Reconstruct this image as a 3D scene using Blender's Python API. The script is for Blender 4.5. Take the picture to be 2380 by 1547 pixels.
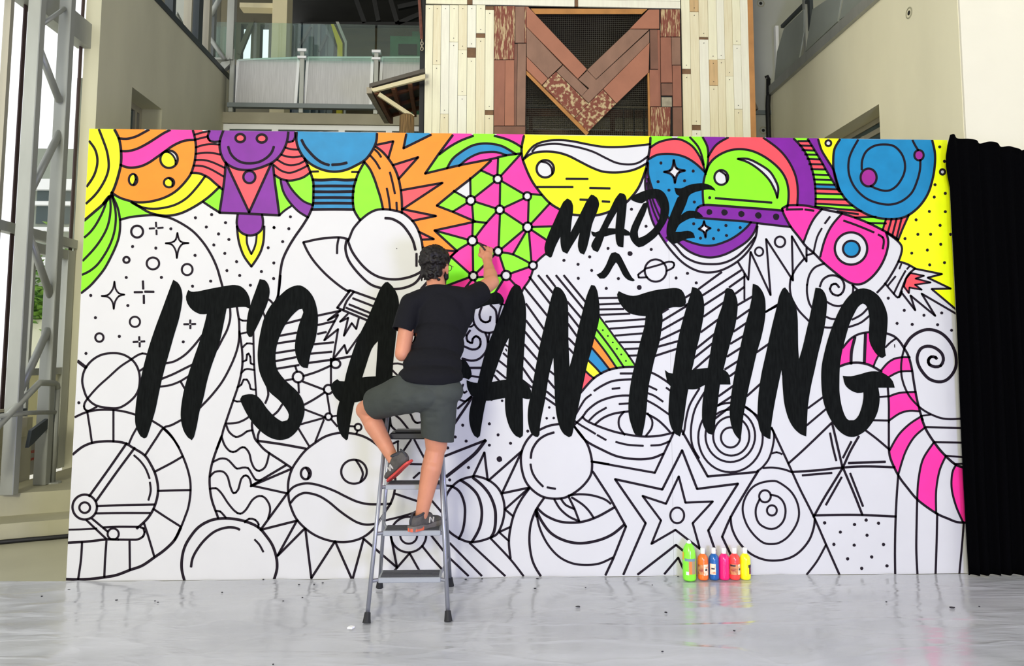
import bpy, bmesh, math, random
import numpy as np
from mathutils import Vector, Matrix, noise as mnoise
random.seed(7); np.random.seed(7)
for o in list(bpy.data.objects): bpy.data.objects.remove(o)
scene = bpy.context.scene
COL = scene.collection

# ------------------------------------------------------------------ camera (solved from the 6.1 m x 3.05 m board)
F_PX, PPX, PPY = 1800.0, 1190.0, 654.0
CAM = np.array([-0.31663, -5.37863, 1.53057]); PITCH, YAW, ROLL = 0.0883530, 0.0388069, 0.0024228
def cam_axes():
    cp, sp, cy, sy, cr, sr = math.cos(PITCH), math.sin(PITCH), math.cos(YAW), math.sin(YAW), math.cos(ROLL), math.sin(ROLL)
    fwd = np.array([sy*cp, cy*cp, sp]); right = np.array([cy, -sy, 0.0]); up = np.cross(right, fwd)
    return right*cr+up*sr, -right*sr+up*cr, fwd
RT, UP, FW = cam_axes()
cd = bpy.data.cameras.new('camera'); cam = bpy.data.objects.new('camera', cd); COL.objects.link(cam)
cd.sensor_fit = 'HORIZONTAL'; cd.sensor_width = 36.0; cd.lens = F_PX/2380*36
cd.shift_y = (PPY-1547/2)/2380; cd.clip_start = 0.05; cd.clip_end = 300
cam.matrix_world = Matrix(((RT[0], UP[0], -FW[0], CAM[0]), (RT[1], UP[1], -FW[1], CAM[1]), (RT[2], UP[2], -FW[2], CAM[2]), (0, 0, 0, 1)))
scene.camera = cam
def ray(px, py): return FW+RT*(px-PPX)/F_PX-UP*(py-PPY)/F_PX
def atY(px, py, Y):
    d = ray(px, py); p = CAM+d*(Y-CAM[1])/d[1]; return Vector(p)
def atX(px, py, X):
    d = ray(px, py); p = CAM+d*(X-CAM[0])/d[0]; return Vector(p)
def atZ(px, py, Z):
    d = ray(px, py); p = CAM+d*(Z-CAM[2])/d[2]; return Vector(p)

# ------------------------------------------------------------------ world, lights, exposure
world = bpy.data.worlds.new('overcast_sky'); scene.world = world; world.use_nodes = True
bg = world.node_tree.nodes['Background']; bg.inputs[0].default_value = (0.95, 0.97, 1.0, 1); bg.inputs[1].default_value = 1.3
def area(name, loc, target, sx, sy, power, color):
    l = bpy.data.lights.new(name, 'AREA'); l.shape = 'RECTANGLE'; l.size = sx; l.size_y = sy; l.energy = power; l.color = color
    o = bpy.data.objects.new(name, l); COL.objects.link(o); o.location = loc
    o.rotation_euler = (Vector(target)-Vector(loc)).to_track_quat('-Z', 'Y').to_euler(); return o
# daylight: the big window wall behind the camera (left); a violet stage lamp low in front
area('front_window_daylight', (-3.6, -13.2, 4.6), (-.2, 0, 1.6), 2.2, 2.2, 800, (1.0, 0.98, 0.84))
area('side_fill_light', (-4.4, -9.0, 7.6), (4.4, 4.0, 4.2), 5, 4, 420, (1.0, 0.96, 0.84))  # fill lamp added before the solid left wall to brighten the right wall
area('violet_stage_lamp', (1.9, -6.6, 0.8), (0.6, 0, 0.9), 1.2, 0.9, 190, (0.50, 0.52, 1.0))
scene.view_settings.view_transform = 'Standard'; scene.view_settings.look = 'None'
scene.view_settings.exposure = 0.2; scene.view_settings.gamma = 1.0; scene.view_settings.use_curve_mapping = False
scene.cycles.use_denoising = True
scene.cycles.max_bounces = 8; scene.cycles.transparent_max_bounces = 16

# ------------------------------------------------------------------ helpers
def lin(c): return tuple(((v/255)/12.92 if v/255 <= 0.04045 else ((v/255+0.055)/1.055)**2.4) for v in c)
def M(name, rgb, rough=.6, metal=0.0, var=0.0, vscale=6.0, stretch=(1, 1, 1), bump=0.0, bscale=60.0, bstretch=None, spec=0.5, rgb2=None, thresh=None, emit=0.0, detail=4.0):
    m = bpy.data.materials.new(name); m.use_nodes = True; nt = m.node_tree; N = nt.nodes; L = nt.links
    b = N['Principled BSDF']; c = lin(rgb)
    b.inputs['Base Color'].default_value = (*c, 1); b.inputs['Roughness'].default_value = rough; b.inputs['Metallic'].default_value = metal
    b.inputs['Specular IOR Level'].default_value = spec
    tc = N.new('ShaderNodeTexCoord')
    if var or rgb2:
        mp = N.new('ShaderNodeMapping'); mp.inputs['Scale'].default_value = stretch; L.new(tc.outputs['Object'], mp.inputs[0])
        n = N.new('ShaderNodeTexNoise'); n.inputs['Scale'].default_value = vscale; n.inputs['Detail'].default_value = detail; L.new(mp.outputs[0], n.inputs[0])
        r = N.new('ShaderNodeValToRGB')
        if rgb2:
            c2 = lin(rgb2); r.color_ramp.elements[0].color = (*c, 1); r.color_ramp.elements[1].color = (*c2, 1)
            t = thresh if thresh is not None else 0.5; w = var or 0.1
            r.color_ramp.elements[0].position = max(0, t-w); r.color_ramp.elements[1].position = min(1, t+w)
        else:
            r.color_ramp.elements[0].position = .3; r.color_ramp.elements[1].position = .7
            r.color_ramp.elements[0].color = (*[max(0, x*(1-var)) for x in c], 1); r.color_ramp.elements[1].color = (*[min(1, x*(1+var)) for x in c], 1)
        L.new(n.outputs[0], r.inputs[0]); L.new(r.outputs[0], b.inputs['Base Color'])
    if bump:
        mp2 = N.new('ShaderNodeMapping'); mp2.inputs['Scale'].default_value = bstretch or stretch; L.new(tc.outputs['Object'], mp2.inputs[0])
        n2 = N.new('ShaderNodeTexNoise'); n2.inputs['Scale'].default_value = bscale; n2.inputs['Detail'].default_value = 5; L.new(mp2.outputs[0], n2.inputs[0])
        bp = N.new('ShaderNodeBump'); bp.inputs['Strength'].default_value = bump; bp.inputs['Distance'].default_value = 0.02
        L.new(n2.outputs[0], bp.inputs['Height']); L.new(bp.outputs[0], b.inputs['Normal'])
    if emit:
        b.inputs['Emission Color'].default_value = (*c, 1); b.inputs['Emission Strength'].default_value = emit
    return m
def glass(name, rgb=(200, 225, 215), alpha=0.25, rough=0.02):
    m = bpy.data.materials.new(name); m.use_nodes = True; nt = m.node_tree; N = nt.nodes; L = nt.links; N.clear()
    o = N.new('ShaderNodeOutputMaterial'); t = N.new('ShaderNodeBsdfTransparent'); g = N.new('ShaderNodeBsdfGlossy'); d = N.new('ShaderNodeBsdfDiffuse')
    t.inputs[0].default_value = (*lin(rgb), 1); g.inputs['Roughness'].default_value = rough; d.inputs[0].default_value = (*lin(rgb), 1)
    m1 = N.new('ShaderNodeMixShader'); m1.inputs[0].default_value = alpha; L.new(t.outputs[0], m1.inputs[1]); L.new(d.outputs[0], m1.inputs[2])
    fr = N.new('ShaderNodeFresnel'); ge = N.new('ShaderNodeNewGeometry'); mr = N.new('ShaderNodeMapRange')   # same reflectance from either side of the pane
    mr.inputs['To Min'].default_value = 1.45; mr.inputs['To Max'].default_value = 1/1.45; L.new(ge.outputs['Backfacing'], mr.inputs['Value']); L.new(mr.outputs[0], fr.inputs[0])
    m2 = N.new('ShaderNodeMixShader'); L.new(fr.outputs[0], m2.inputs[0]); L.new(m1.outputs[0], m2.inputs[1]); L.new(g.outputs[0], m2.inputs[2])
    L.new(m2.outputs[0], o.inputs[0]); return m

def prop(o, label=None, cat=None, group=None, kind=None):
    if label: o['label'] = label
    if cat: o['category'] = cat
    if group: o['group'] = group
    if kind: o['kind'] = kind
    return o
def thing(name, loc, label, cat, group=None):
    o = bpy.data.objects.new(name, None); COL.objects.link(o); o.location = loc; o.empty_display_size = .1
    return prop(o, label, cat, group)
class MB:
    def __init__(s): s.v = []; s.f = []
    def add(s, vs, fs):
        n = len(s.v); s.v += [tuple(v) for v in vs]; s.f += [tuple(i+n for i in f) for f in fs]; return s
    def box(s, x0, x1, y0, y1, z0, z1, mat=None):
        vs = [Vector((x, y, z)) for z in (z0, z1) for y in (y0, y1) for x in (x0, x1)]
        if mat: vs = [mat @ v for v in vs]
        return s.add(vs, [(0, 2, 3, 1), (4, 5, 7, 6), (0, 1, 5, 4), (2, 6, 7, 3), (0, 4, 6, 2), (1, 3, 7, 5)])
    def prism(s, pts, off):            # polygon of 3D points extruded by vector off
        n = len(pts); off = Vector(off); a = [Vector(p) for p in pts]; b = [p+off for p in a]
        fs = [tuple(range(n))[::-1], tuple(range(n, 2*n))]+[(i, (i+1) % n, (i+1) % n+n, i+n) for i in range(n)]
        return s.add(a+b, fs)
    def bar(s, a, b, w, h, up=(0, 0, 1)):   # rectangular bar between two points
        a, b = Vector(a), Vector(b); d = (b-a).normalized(); u = Vector(up)
        x = d.cross(u); x = x.normalized() if x.length > 1e-5 else Vector((1, 0, 0)); y = x.cross(d).normalized()
        q = [x*w/2*i+y*h/2*j for i, j in ((-1, -1), (1, -1), (1, 1), (-1, 1))]
        return s.add([a+k for k in q]+[b+k for k in q], [(3, 2, 1, 0), (4, 5, 6, 7), (0, 1, 5, 4), (1, 2, 6, 5), (2, 3, 7, 6), (3, 0, 4, 7)])
    def tube(s, pts, r, n=10, cap=True):
        P = [Vector(p) for p in pts]; rs = r if isinstance(r, (list, tuple)) else [r]*len(P); rings = []
        prev = None
        for i, p in enumerate(P):
            d = (P[min(i+1, len(P)-1)]-P[max(i-1, 0)]).normalized()
            if prev is None:
                x = d.cross(Vector((0, 0, 1)));
                if x.length < 1e-3: x = d.cross(Vector((0, 1, 0)))
                x.normalize()
            else:
                x = prev-d*prev.dot(d); x.normalize()
            prev = x; y = d.cross(x)
            rings.append([p+(x*math.cos(2*math.pi*k/n)+y*math.sin(2*math.pi*k/n))*rs[i] for k in range(n)])
        vs = [v for R in rings for v in R]; fs = []
        for i in range(len(P)-1):
            for k in range(n): fs.append((i*n+k, i*n+(k+1) % n, (i+1)*n+(k+1) % n, (i+1)*n+k))
        if cap: fs += [tuple(range(n))[::-1], tuple(range((len(P)-1)*n, len(P)*n))]
        return s.add(vs, fs)
    def lathe(s, prof, c, n=24):       # (r, z) profile about vertical axis at c
        c = Vector(c); vs = []; fs = []
        for r, z in prof:
            for k in range(n): vs.append(c+Vector((r*math.cos(2*math.pi*k/n), r*math.sin(2*math.pi*k/n), z)))
        for i in range(len(prof)-1):
            for k in range(n): fs.append((i*n+k, i*n+(k+1) % n, (i+1)*n+(k+1) % n, (i+1)*n+k))
        fs += [tuple(range(n))[::-1], tuple(range((len(prof)-1)*n, len(prof)*n))]
        return s.add(vs, fs)
    def build(s, name, mat, parent=None, smooth=False, bevel=0.0):
        me = bpy.data.meshes.new(name); me.from_pydata(s.v, [], s.f); me.update()
        if bevel:
            bm = bmesh.new(); bm.from_mesh(me)
            bmesh.ops.bevel(bm, geom=bm.edges[:], offset=bevel, segments=1, affect='EDGES', profile=.5)
            bm.to_mesh(me); bm.free()
        return mobj(name, me, mat, parent, smooth)
def mobj(name, me, mat, parent=None, smooth=False):
    if mat: me.materials.append(mat)
    if smooth: me.polygons.foreach_set('use_smooth', [True]*len(me.polygons))
    o = bpy.data.objects.new(name, me); COL.objects.link(o)
    if parent is not None: attach(o, parent)
    return o
def attach(o, parent):
    o.parent = parent; off = Vector((0, 0, 0)); p = parent
    while p is not None: off += p.location; p = p.parent
    # geometry is authored in world space: move it into the parent's frame
    if o.type == 'MESH' and off.length > 0: o.data.transform(Matrix.Translation(-off))
def copy_tree(o, parent=None):
    c = o.copy(); COL.objects.link(c)
    if parent is not None: c.parent = parent
    for ch in list(o.children): copy_tree(ch, c)
    return c
def struct(o): o['kind'] = 'structure'; return o
def catmull(pts, corners, closed, step):
    n = len(pts); out = []
    seg = n if closed else n-1
    for i in range(seg):
        p1, p2 = pts[i], pts[(i+1) % n]
        p0 = pts[(i-1) % n] if (closed or i > 0) else p1
        p3 = pts[(i+2) % n] if (closed or i+2 < n) else p2
        if corners[i]: p0 = p1
        if corners[(i+1) % n]: p3 = p2
        L = math.hypot(p2[0]-p1[0], p2[1]-p1[1]); k = max(1, int(L/step))
        for j in range(k):
            t = j/k
            out.append(tuple(0.5*((2*p1[a])+(-p0[a]+p2[a])*t+(2*p0[a]-5*p1[a]+4*p2[a]-p3[a])*t*t+(-p0[a]+3*p1[a]-3*p2[a]+p3[a])*t**3) for a in (0, 1)))
    if not closed: out.append(pts[-1])
    return out
# ------------------------------------------------------------------ the atrium: floor, walls, glazing
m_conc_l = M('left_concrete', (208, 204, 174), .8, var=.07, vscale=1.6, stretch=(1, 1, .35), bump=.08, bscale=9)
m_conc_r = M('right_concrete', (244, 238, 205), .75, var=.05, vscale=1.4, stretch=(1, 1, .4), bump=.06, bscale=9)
m_conc_g = M('grey_concrete', (186, 188, 178), .8, var=.05, vscale=1.5, bump=.05, bscale=10)
m_conc_f = M('polished_floor', (184, 181, 156), .28, var=.12, vscale=.9, detail=6, bump=.02, bscale=14)
m_step = M('step_concrete', (172, 168, 140), .6, var=.07, vscale=3, bump=.05, bscale=30)
m_steel = M('galvanised_steel', (166, 168, 160), .45, .35, var=.10, vscale=5, stretch=(1, 1, .3))
m_steel_d = M('dark_steel', (70, 76, 78), .5, .4)
m_alu = M('aluminium_frame', (178, 172, 152), .45, .3)
m_white = M('white_frame', (248, 249, 247), .5)
m_gasket = M('dark_gasket', (62, 40, 42), .6)
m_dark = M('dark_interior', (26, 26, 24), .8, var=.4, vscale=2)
m_black = M('black_rubber', (16, 16, 17), .6)
g_clear = glass('clear_glazing', (254, 255, 254), .005)
g_green = glass('guard_glass', (232, 244, 239), .04)
g_dark = glass('tinted_glazing', (120, 140, 140), .35)
def solid(name, mb, m, parent=None, **k): return struct(mb.build(name, m, parent, **k))

GX_ = -4.62
solid('floor', MB().box(GX_-.1, 11, -14, 16, -.12, 0), m_conc_f)
solid('ceiling_sky_blocker', MB().box(-4.75, 11, -14, 8, 10.6, 10.8), M('sky_blocker_grey', (150, 150, 146), .8))  # unseen slab overhead, added to cut the sky light
solid('wall_left_blocker', MB().box(-4.85, -4.7, -14, -5, 0, 10.6), m_conc_g)  # unseen, added to hold back daylight where the glazing would run on
solid('wall_front_blocker', MB().box(-4.75, 11, -14, -13.8, 0, 10.6), m_conc_g)  # unseen, added behind the camera to shut out ambient sky light
# left concrete wall with a recessed window
LX, RX = -4.45, 4.37
YB = atX(520, 200, LX).y; FY = atX(229, 150, LX).y; ZT = atX(420, 66, LX).z
wb = MB(); wy0, wy1, wz0, wz1 = atX(306, 230, LX).y, atX(376, 270, LX).y, 3.0, (atX(306, 202, LX).z+atX(376, 253, LX).z)/2
FB = FY+.6
wb.box(LX-.16, LX, FY, FB, 0, ZT).box(LX-.42, LX, FB, YB+.3, 0, wz0).box(LX-.42, LX, FB, wy0, wz0, wz1).box(LX-.42, LX, wy1, YB+.3, wz0, wz1).box(LX-.42, LX, FB, YB+.3, wz1, ZT)
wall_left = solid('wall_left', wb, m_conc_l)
w1 = MB()
for a, b, c, d in ((wy0, wy0+.05, wz0, wz1), (wy1-.07, wy1, wz0, wz1), (wy1-.19, wy1-.14, wz0, wz1-.05), (wy0, wy1, wz1-.08, wz1), (wy0, wy1, wz0, wz0+.06), (wy0, wy1, 3.72, 3.76)): e = .004 if b-a > .3 else 0; w1.box(LX-.32+e, LX-.25-e, a+e, b-e, c, d)
win1 = solid('window_1', w1, m_alu)
MB().box(LX-.29, LX-.28, wy0, wy1, wz0, wz1).build('pane', g_dark, win1)
MB().box(LX-.64, LX-.42, wy0, wy1+.4, wz0-.3, wz1+.1).build('room_behind', M('room_beyond', (110, 116, 104), .8, var=.4, vscale=2), win1)
# clerestory glazing above the left wall
cy = [atX(p, 60, LX).y for p in (350, 400, 440, 465, 490)]
w2 = MB().box(LX-.12, LX+.02, FY, YB+.3, ZT, ZT+.08)
win2 = solid('window_2', w2, m_steel_d)
for px, w in ((401, .10), (443, .05), (464, .16), (486, .10)):
    y = atX(px, 80, LX).y; MB().box(LX-.1, LX+.01, y-w/2, y+w/2, ZT+.08, 10).build('mullion', m_steel_d if px in (401, 464) else m_alu, win2)
for px, w in ((425, .35), (452, .25)):
    y = atX(px, 60, LX-.8).y; MB().box(LX-1.0, LX-.7, y-w/2, y+w/2, ZT+.08, 10).build('outer_column', m_conc_g, win2)
MB().bar(atX(408, 30, LX-.3), atX(432, 76, LX-.3), .05, .05).build('brace', m_steel, win2)
MB().add([(LX-.045, FY, ZT+.08), (LX-.045, YB+.3, ZT+.08), (LX-.045, YB+.3, 10), (LX-.045, FY, 10)], [(0, 1, 2, 3)]).build('pane', g_clear, win2)

# ---- left curtain wall and door
GX = -4.62
def gy(px, py=500): return atX(px, py, GX).y
zt1, zt2, zs = 4.86, 2.62, 0.95
pf = 0.33                                                             # platform height
w3 = MB().box(GX-.06, GX+.08, -2.5, FY, zt1-.11, zt1+.16)
win3 = solid('window_3', w3, m_steel)
MB().box(GX-.05, GX+.05, -2.5, FY, zt2-.04, zt2+.05).build('transom', m_steel, win3)
ysill = gy(50, 900)
MB().box(GX-.05, GX+.06, -2.5, ysill, zs-.05, zs+.03).build('sill', m_steel_d, win3)
for px, w, m, d in ((43, .05, m_gasket, .006), (65, .05, m_alu, .03), (4, .05, m_alu, .03), (178, .05, m_gasket, .006), (199, .02, m_alu, .012)):
    y = gy(px, 300); MB().box(GX-d, GX+d, y-w/2, y+w/2, zs if px < 60 else pf, 9).build('mullion', m, win3)
for y in (-.6, -1.7): MB().box(GX-.05, GX+.05, y-.05, y+.05, zs, 9).build('mullion', m_alu, win3)
MB().add([(GX, -2.5, zs), (GX, FY, zs), (GX, FY, 9), (GX, -2.5, 9)], [(0, 1, 2, 3)]).build('pane', g_clear, win3)
# low wall under the glazing, door with a kick plate
solid('wall_low', MB().box(GX-.2, GX+.12, -2.5, ysill, 0, zs-.05), m_step)
yd0, yd1 = gy(52, 900), FY-.02
dr = MB(); kz = atX(88, 1020, GX).z
for a, b, c, d in ((yd0, yd0+.04, pf, 2.55), (yd1-.13, yd1, pf, 2.55), (yd0, yd1, 2.45, 2.55), (yd0, yd1, pf+.95, pf+1.02)): e = .004 if b-a > .3 else 0; dr.box(GX-.03+e, GX+.04-e, a+e, b-e, c, d-e)
door = solid('door_1', dr, m_steel)
MB().box(GX-.025, GX+.03, yd0+.005, yd1-.005, pf+.01, kz).build('kick_plate', M('kick_plate_steel', (152, 150, 140), .5, .3), door)
MB().box(GX-.008, GX+.004, yd0+.005, yd1-.005, kz, pf+.95).build('pane', glass('door_glass', (226, 222, 200), .25), door)
def text(body, size, mat, name, parent, mw):
    cu = bpy.data.curves.new(name, 'FONT'); cu.body = body; cu.size = size; cu.extrude = .001; cu.align_x = 'CENTER'
    t = bpy.data.objects.new(name, cu); COL.objects.link(t); t.matrix_world = mw; bpy.context.view_layer.update()
    me = bpy.data.meshes.new_from_object(t.evaluated_get(bpy.context.evaluated_depsgraph_get())); me.transform(mw)
    bpy.data.objects.remove(t); return mobj(name, me, mat, parent)
m_red = M('red_lettering', (188, 60, 48), .5)
ts = (gy(112, 1045)-gy(52, 1045))/12.2; yt = gy(82, 1045)
for body, py in (('EMERGENCY EXIT ONLY', 1047), ('ALARM WILL SOUND', 1064)):
    text(body, ts, m_red, 'door_lettering', door, Matrix(((0, 0, 1, GX+.033), (1, 0, 0, yt), (0, 1, 0, atX(82, py, GX).z-ts*.2), (0, 0, 0, 1))))
# glass beyond the door shows the planter court; box on the low wall
eb = thing('junction_box', atX(44, 992, GX+.16), 'beige electrical box with conduit on the low wall beside the handrail', 'electrical box')
c = eb.location.copy(); MB().box(GX+.12, GX+.20, c.y-.06, c.y+.06, c.z-.09, c.z+.09).build('body', M('beige_metal', (200, 194, 168), .5), eb, bevel=.006)
MB().tube([(GX+.14, c.y+.0, c.z-.09), (GX+.14, c.y-.02, c.z-.3), (GX+.14, c.y-.2, c.z-.42), (GX+.14, c.y-.9, c.z-.44)], .014, 8).build('conduit', m_alu, eb, smooth=True)
MB().tube([(GX+.14, c.y, c.z+.09), (GX+.14, c.y-.02, c.z+.16), (GX+.14, c.y-.8, c.z+.17)], .014, 8).build('conduit', m_alu, eb, smooth=True)

# ---- curved steps in front of the door
def arc(off):                                                          # plan curve of the step nosing, moved inward by off
    P = [(-7.5, -1.0), (-6.0, -.05), (-5.0, .55), (-4.107, 1.046), (-3.685, 1.235), (-3.25, 1.52), (-3.0, 1.95), (-2.95, 3.0)]
    o = []
    for i, p in enumerate(P):
        a = P[max(0, i-1)]; b = P[min(len(P)-1, i+1)]; d = Vector((b[0]-a[0], b[1]-a[1])).normalized(); o.append((p[0]-d.y*off, p[1]+d.x*off))
    return catmull(o, [False]*len(o), False, .12)
def steppoly(off, z0, z1):
    P = [p for p in arc(off) if p[0] > GX+.135]; pts = [(GX+.13, P[0][1]-.02, z0)]+[(x, y, z0) for x, y in P]+[(P[-1][0], FY-.01, z0), (GX+.13, FY-.01, z0)]
    return MB().prism(pts, (0, 0, z1-z0))
steps = prop(steppoly(0, 0, .15).build('concrete_steps', m_step), 'curved pale concrete steps rising to the glass exit door', 'steps')
steppoly(.34, .15, pf).build('upper_step', m_step, steps)
MB().tube([(x, y, .018) for x, y in arc(-.03) if x > GX+.14], .018, 8).build('rubber_edging', m_black, steps, smooth=True)

# ---- steel truss column on the platform
def truss(name, label, X, posts, zb, ztop, braces, w, d):
    t = thing(name, (X, atX(posts[0], 500, X).y, zb), label, 'steel column')
    for px in posts:
        y = atX(px, 200, X).y
        MB().box(X-w/2, X+w/2, y-d/2, y+d/2, zb, ztop).build('post', m_steel, t, bevel=.006)
    for (a, b), r in braces: MB().tube([atX(*a, X), atX(*b, X)], r, 10).build('brace', m_steel, t, smooth=True)
    return t
tr = truss('truss_column', 'tall grey steel truss column with zigzag braces beside the exit door', -4.22, (76, 147), pf, 8.6,
      [(((84, 95), (138, 235)), .032), (((140, 305), (68, 450)), .032), (((62, 530), (118, 690)), .032), (((112, 765), (48, 905)), .032), (((100, 55), (150, 20)), .02)], .11, .085)
MB().prism([atX(58, 1040, -4.2), atX(66, 1000, -4.2), atX(118, 962, -4.2), atX(123, 975, -4.2), atX(70, 1030, -4.2)], (.03, 0, 0)).build('gusset', m_steel_d, tr)

# ---- handrail
HX = -3.96
hp = atZ(121, 1122, pf); HX = hp.x
hr = thing('handrail', hp, 'grey tubular handrail with bent top on the concrete steps', 'handrail')
MB().tube([hp, (hp.x, hp.y, atX(130, 893, HX).z-.04)], .026, 12).build('upright', m_steel, hr, smooth=True)
MB().lathe([(.075, 0), (.075, .012)], hp, 16).build('base_plate', m_steel, hr)
t0 = Vector((hp.x, hp.y, atX(131, 890, HX).z)); t1 = atX(92, 889, HX); t2 = atX(0, 985, HX)
MB().tube([Vector((hp.x, hp.y, t0.z-.05)), Vector((hp.x, hp.y-.015, t0.z-.012)), Vector((hp.x, hp.y-.05, t0.z)), t1+(t0-t1)*.2, t1, t1+(t2-t1)*.06, t2, t2+(t2-t1)*.8], .028, 12).build('rail', m_steel, hr, smooth=True)
MB().tube([(hp.x, hp.y, atX(124, 958, HX).z), atX(66, 959, HX), atX(30, 962, HX)+Vector((0, -.3, 0))], .02, 10).build('lower_rail', m_steel, hr, smooth=True)

# ---- outside the glazing
m_pave = M('outside_paving', (225, 222, 212), .8)
solid('ground', MB().box(-60, GX-.7, -20, 60, -.2, -.02), m_pave)
ob = thing('office_building', (-11, 15, -.02), 'pale grey-green office block with white balcony bands seen through the left glazing', 'building')
oh = atY(100, 345, 15).z; ox0, ox1 = atY(64, 400, 15).x, atY(330, 400, 15).x
MB().box(ox0, ox1, 15, 19, 0, oh).build('wall', M('office_wall', (150, 156, 142), .8, var=.1, vscale=1), ob)
for py, hh in ((440, .28), (476, .10), (536, .10), (620, .25)):
    z = atY(100, py, 14.8).z; MB().box(ox0-.1, ox1, 14.8, 15, z, z+hh).build('balcony_band', m_white, ob)
for k in range(4):
    z = atY(100, 520, 15).z; MB().box(ox0+.3+k*1.3, ox0+1.2+k*1.3, 14.96, 15, z, z+.9).build('window', g_dark, ob)
px0, px1, pyf = atY(58, 700, 7).x, atY(150, 700, 7).x, 7.0; pz = atY(88, 742, pyf).z
pl = thing('planter', ((px0+px1)/2, pyf+.4, -.02), 'pale concrete planter full of leafy green plants outside the exit door', 'planter')
MB().box(px0, px1, pyf, pyf+.8, -.02, pz).build('box', M('planter_concrete', (214, 214, 190), .8, var=.06, vscale=2), pl)
lv = MB(); rl = random.Random(5)
for k in range(900):
    p = Vector((rl.uniform(px0, px1), rl.uniform(pyf-.12, pyf+.8), pz+abs(rl.gauss(.1, .42))-(.22 if rl.random() < .2 else 0)))
    a = rl.uniform(0, 6.28); s_ = rl.uniform(.06, .13); u = Vector((math.cos(a), math.sin(a), rl.uniform(-.6, .5)))*s_; n = u.cross(Vector((rl.uniform(-1, 1), rl.uniform(-1, 1), 1))).normalized()*s_*.45
    lv.add([p-u, p+n, p+u, p-n], [(0, 1, 2, 3)])
prop(lv.build('foliage', M('leaf_green', (70, 120, 40), .5, rgb2=(150, 190, 84), var=.12, vscale=7), pl), kind='stuff')

# ------------------------------------------------------------------ back facade and balcony
def bz(py, Y=YB, px=750): return atY(px, py, Y).z
def bx(px, Y=YB, py=200): return atY(px, py, Y).x
zsl1, zsl0 = bz(263), bz(288)
slab = MB().box(LX, RX+.6, YB, YB+6.5, zsl0, zsl1)
solid('floor_balcony', slab, M('slab_concrete', (162, 156, 134), .8, var=.10, vscale=2))
w4 = MB().box(LX, RX, YB+.05, YB+.15, bz(300), bz(288.5))
win4 = solid('window_4', w4, m_white)
for px in (527, 640, 795, 905, 1015, 1250, 1400, 1550):
    MB().box(bx(px)-.05, bx(px)+.05, YB+.05, YB+.12, 0, bz(300)).build('mullion', m_white, win4)
MB().box(LX, RX, YB+.08, YB+.09, 0, bz(300)).build('pane', g_dark, win4)
solid('wall_back_lower', MB().box(LX, RX+.6, YB+2.4, YB+2.6, 0, zsl0), M('lobby_wall', (74, 76, 70), .8, var=.5, vscale=1.2))
solid('trim_1', MB().box(LX+.08, RX, YB-.06, YB+.04, bz(253.5), bz(243.5)), M('painted_channel', (118, 126, 126), .5))
gu = thing('balcony_guard', (bx(750), YB, zsl1), 'balcony guard of grey ribbed panels, steel posts and a clear glass top band', 'railing')
for px in (537, 700, 873, 1046, 1219, 1392, 1565):
    x = bx(px, py=240); MB().box(x-.032, x+.032, YB-.02, YB+.03, zsl1, bz(118)).build('post', m_steel, gu)
    if 560 < px < 900: [MB().box(x-.07, x+.07, YB-.05, YB+.05, bz(c0), bz(c1)).build('glass_clamp', m_white, gu) for c0, c1 in ((122, 116), (138, 133))]
m_poly = M('ribbed_panel', (200, 199, 197), .45, var=.10, vscale=16, stretch=(5, 1, .25))
for (tl, tr_, br, bl) in (((554, 140), (695, 134), (687, 243), (544, 243)), ((716, 134), (866, 134), (862, 245), (708, 245)), ((888, 134), (1036, 134), (1030, 245), (881, 245)), ((1060, 134), (1206, 134), (1202, 245), (1054, 245)), ((1230, 134), (1376, 134), (1372, 245), (1224, 245)), ((1400, 134), (1546, 134), (1542, 245), (1394, 245))):
    P = [atY(*q, YB+.1) for q in (bl, br, tr_, tl)]
    pa = MB().prism(P, (0, .02, 0)).build('ribbed_panel', m_poly, gu)
    fr = MB(); fr.bar(P[0], P[3], .045, .035, (0, 1, 0)).bar(P[1], P[2], .045, .035, (0, 1, 0)).bar(P[3], P[2], .03, .03, (0, 1, 0)); fr.build('panel_frame', m_white, pa)
for a, b in ((490, 701), (702, 873), (875, 1046), (1048, 1219), (1221, 1392), (1394, 1565)):
    x0, x1 = bx(a, py=100), bx(b, py=100)
    MB().box(x0+.01, x1-.01, YB-.012, YB, bz(141), bz(56)).build('glass_panel', g_green, gu)
# balcony room
Y2 = YB+3.4
m_olive = M('olive_wall', (98, 94, 76), .85, var=.08, vscale=2)
def z2(py, Y=Y2): return atY(600, py, Y).z
xw = [bx(p, Y2, 100) for p in (500, 559, 583, 604, 624, 668)]
wbk = MB()
wbk.box(xw[0]-1.5, xw[1], Y2, Y2+.2, zsl1, 11).box(xw[1], xw[2], Y2, Y2+.2, z2(56), 11).box(xw[2], xw[3], Y2, Y2+.2, zsl1, 11).box(xw[3], xw[4], Y2, Y2+.2, z2(56), 11).box(xw[4], xw[5], Y2, Y2+.2, zsl1, 11)
wbk.box(xw[1], xw[2], Y2, Y2+.2, zsl1, z2(138)).box(xw[3], xw[4], Y2, Y2+.2, zsl1, z2(138))
solid('wall_back', wbk, m_olive)
MB_b = MB().bar(atY(556, 126, Y2-.05), atY(587, 50, Y2-.05), .09, .09, (0, 1, 0)); solid('trim_2', MB_b, m_olive)
m_cream = M('cream_paint', (222, 210, 168), .7)
Yc = YB+1.6
solid('trim_3', MB().box(bx(632, Yc, 60), bx(666, Yc, 60), Yc, Yc+.4, zsl1, 11), m_cream)
solid('trim_4', MB().box(bx(546, Yc), bx(624, Yc), Yc+.1, Yc+.35, atY(600, 12, Yc).z, atY(600, 1, Yc).z), m_cream)
Y3 = YB+6
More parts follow.
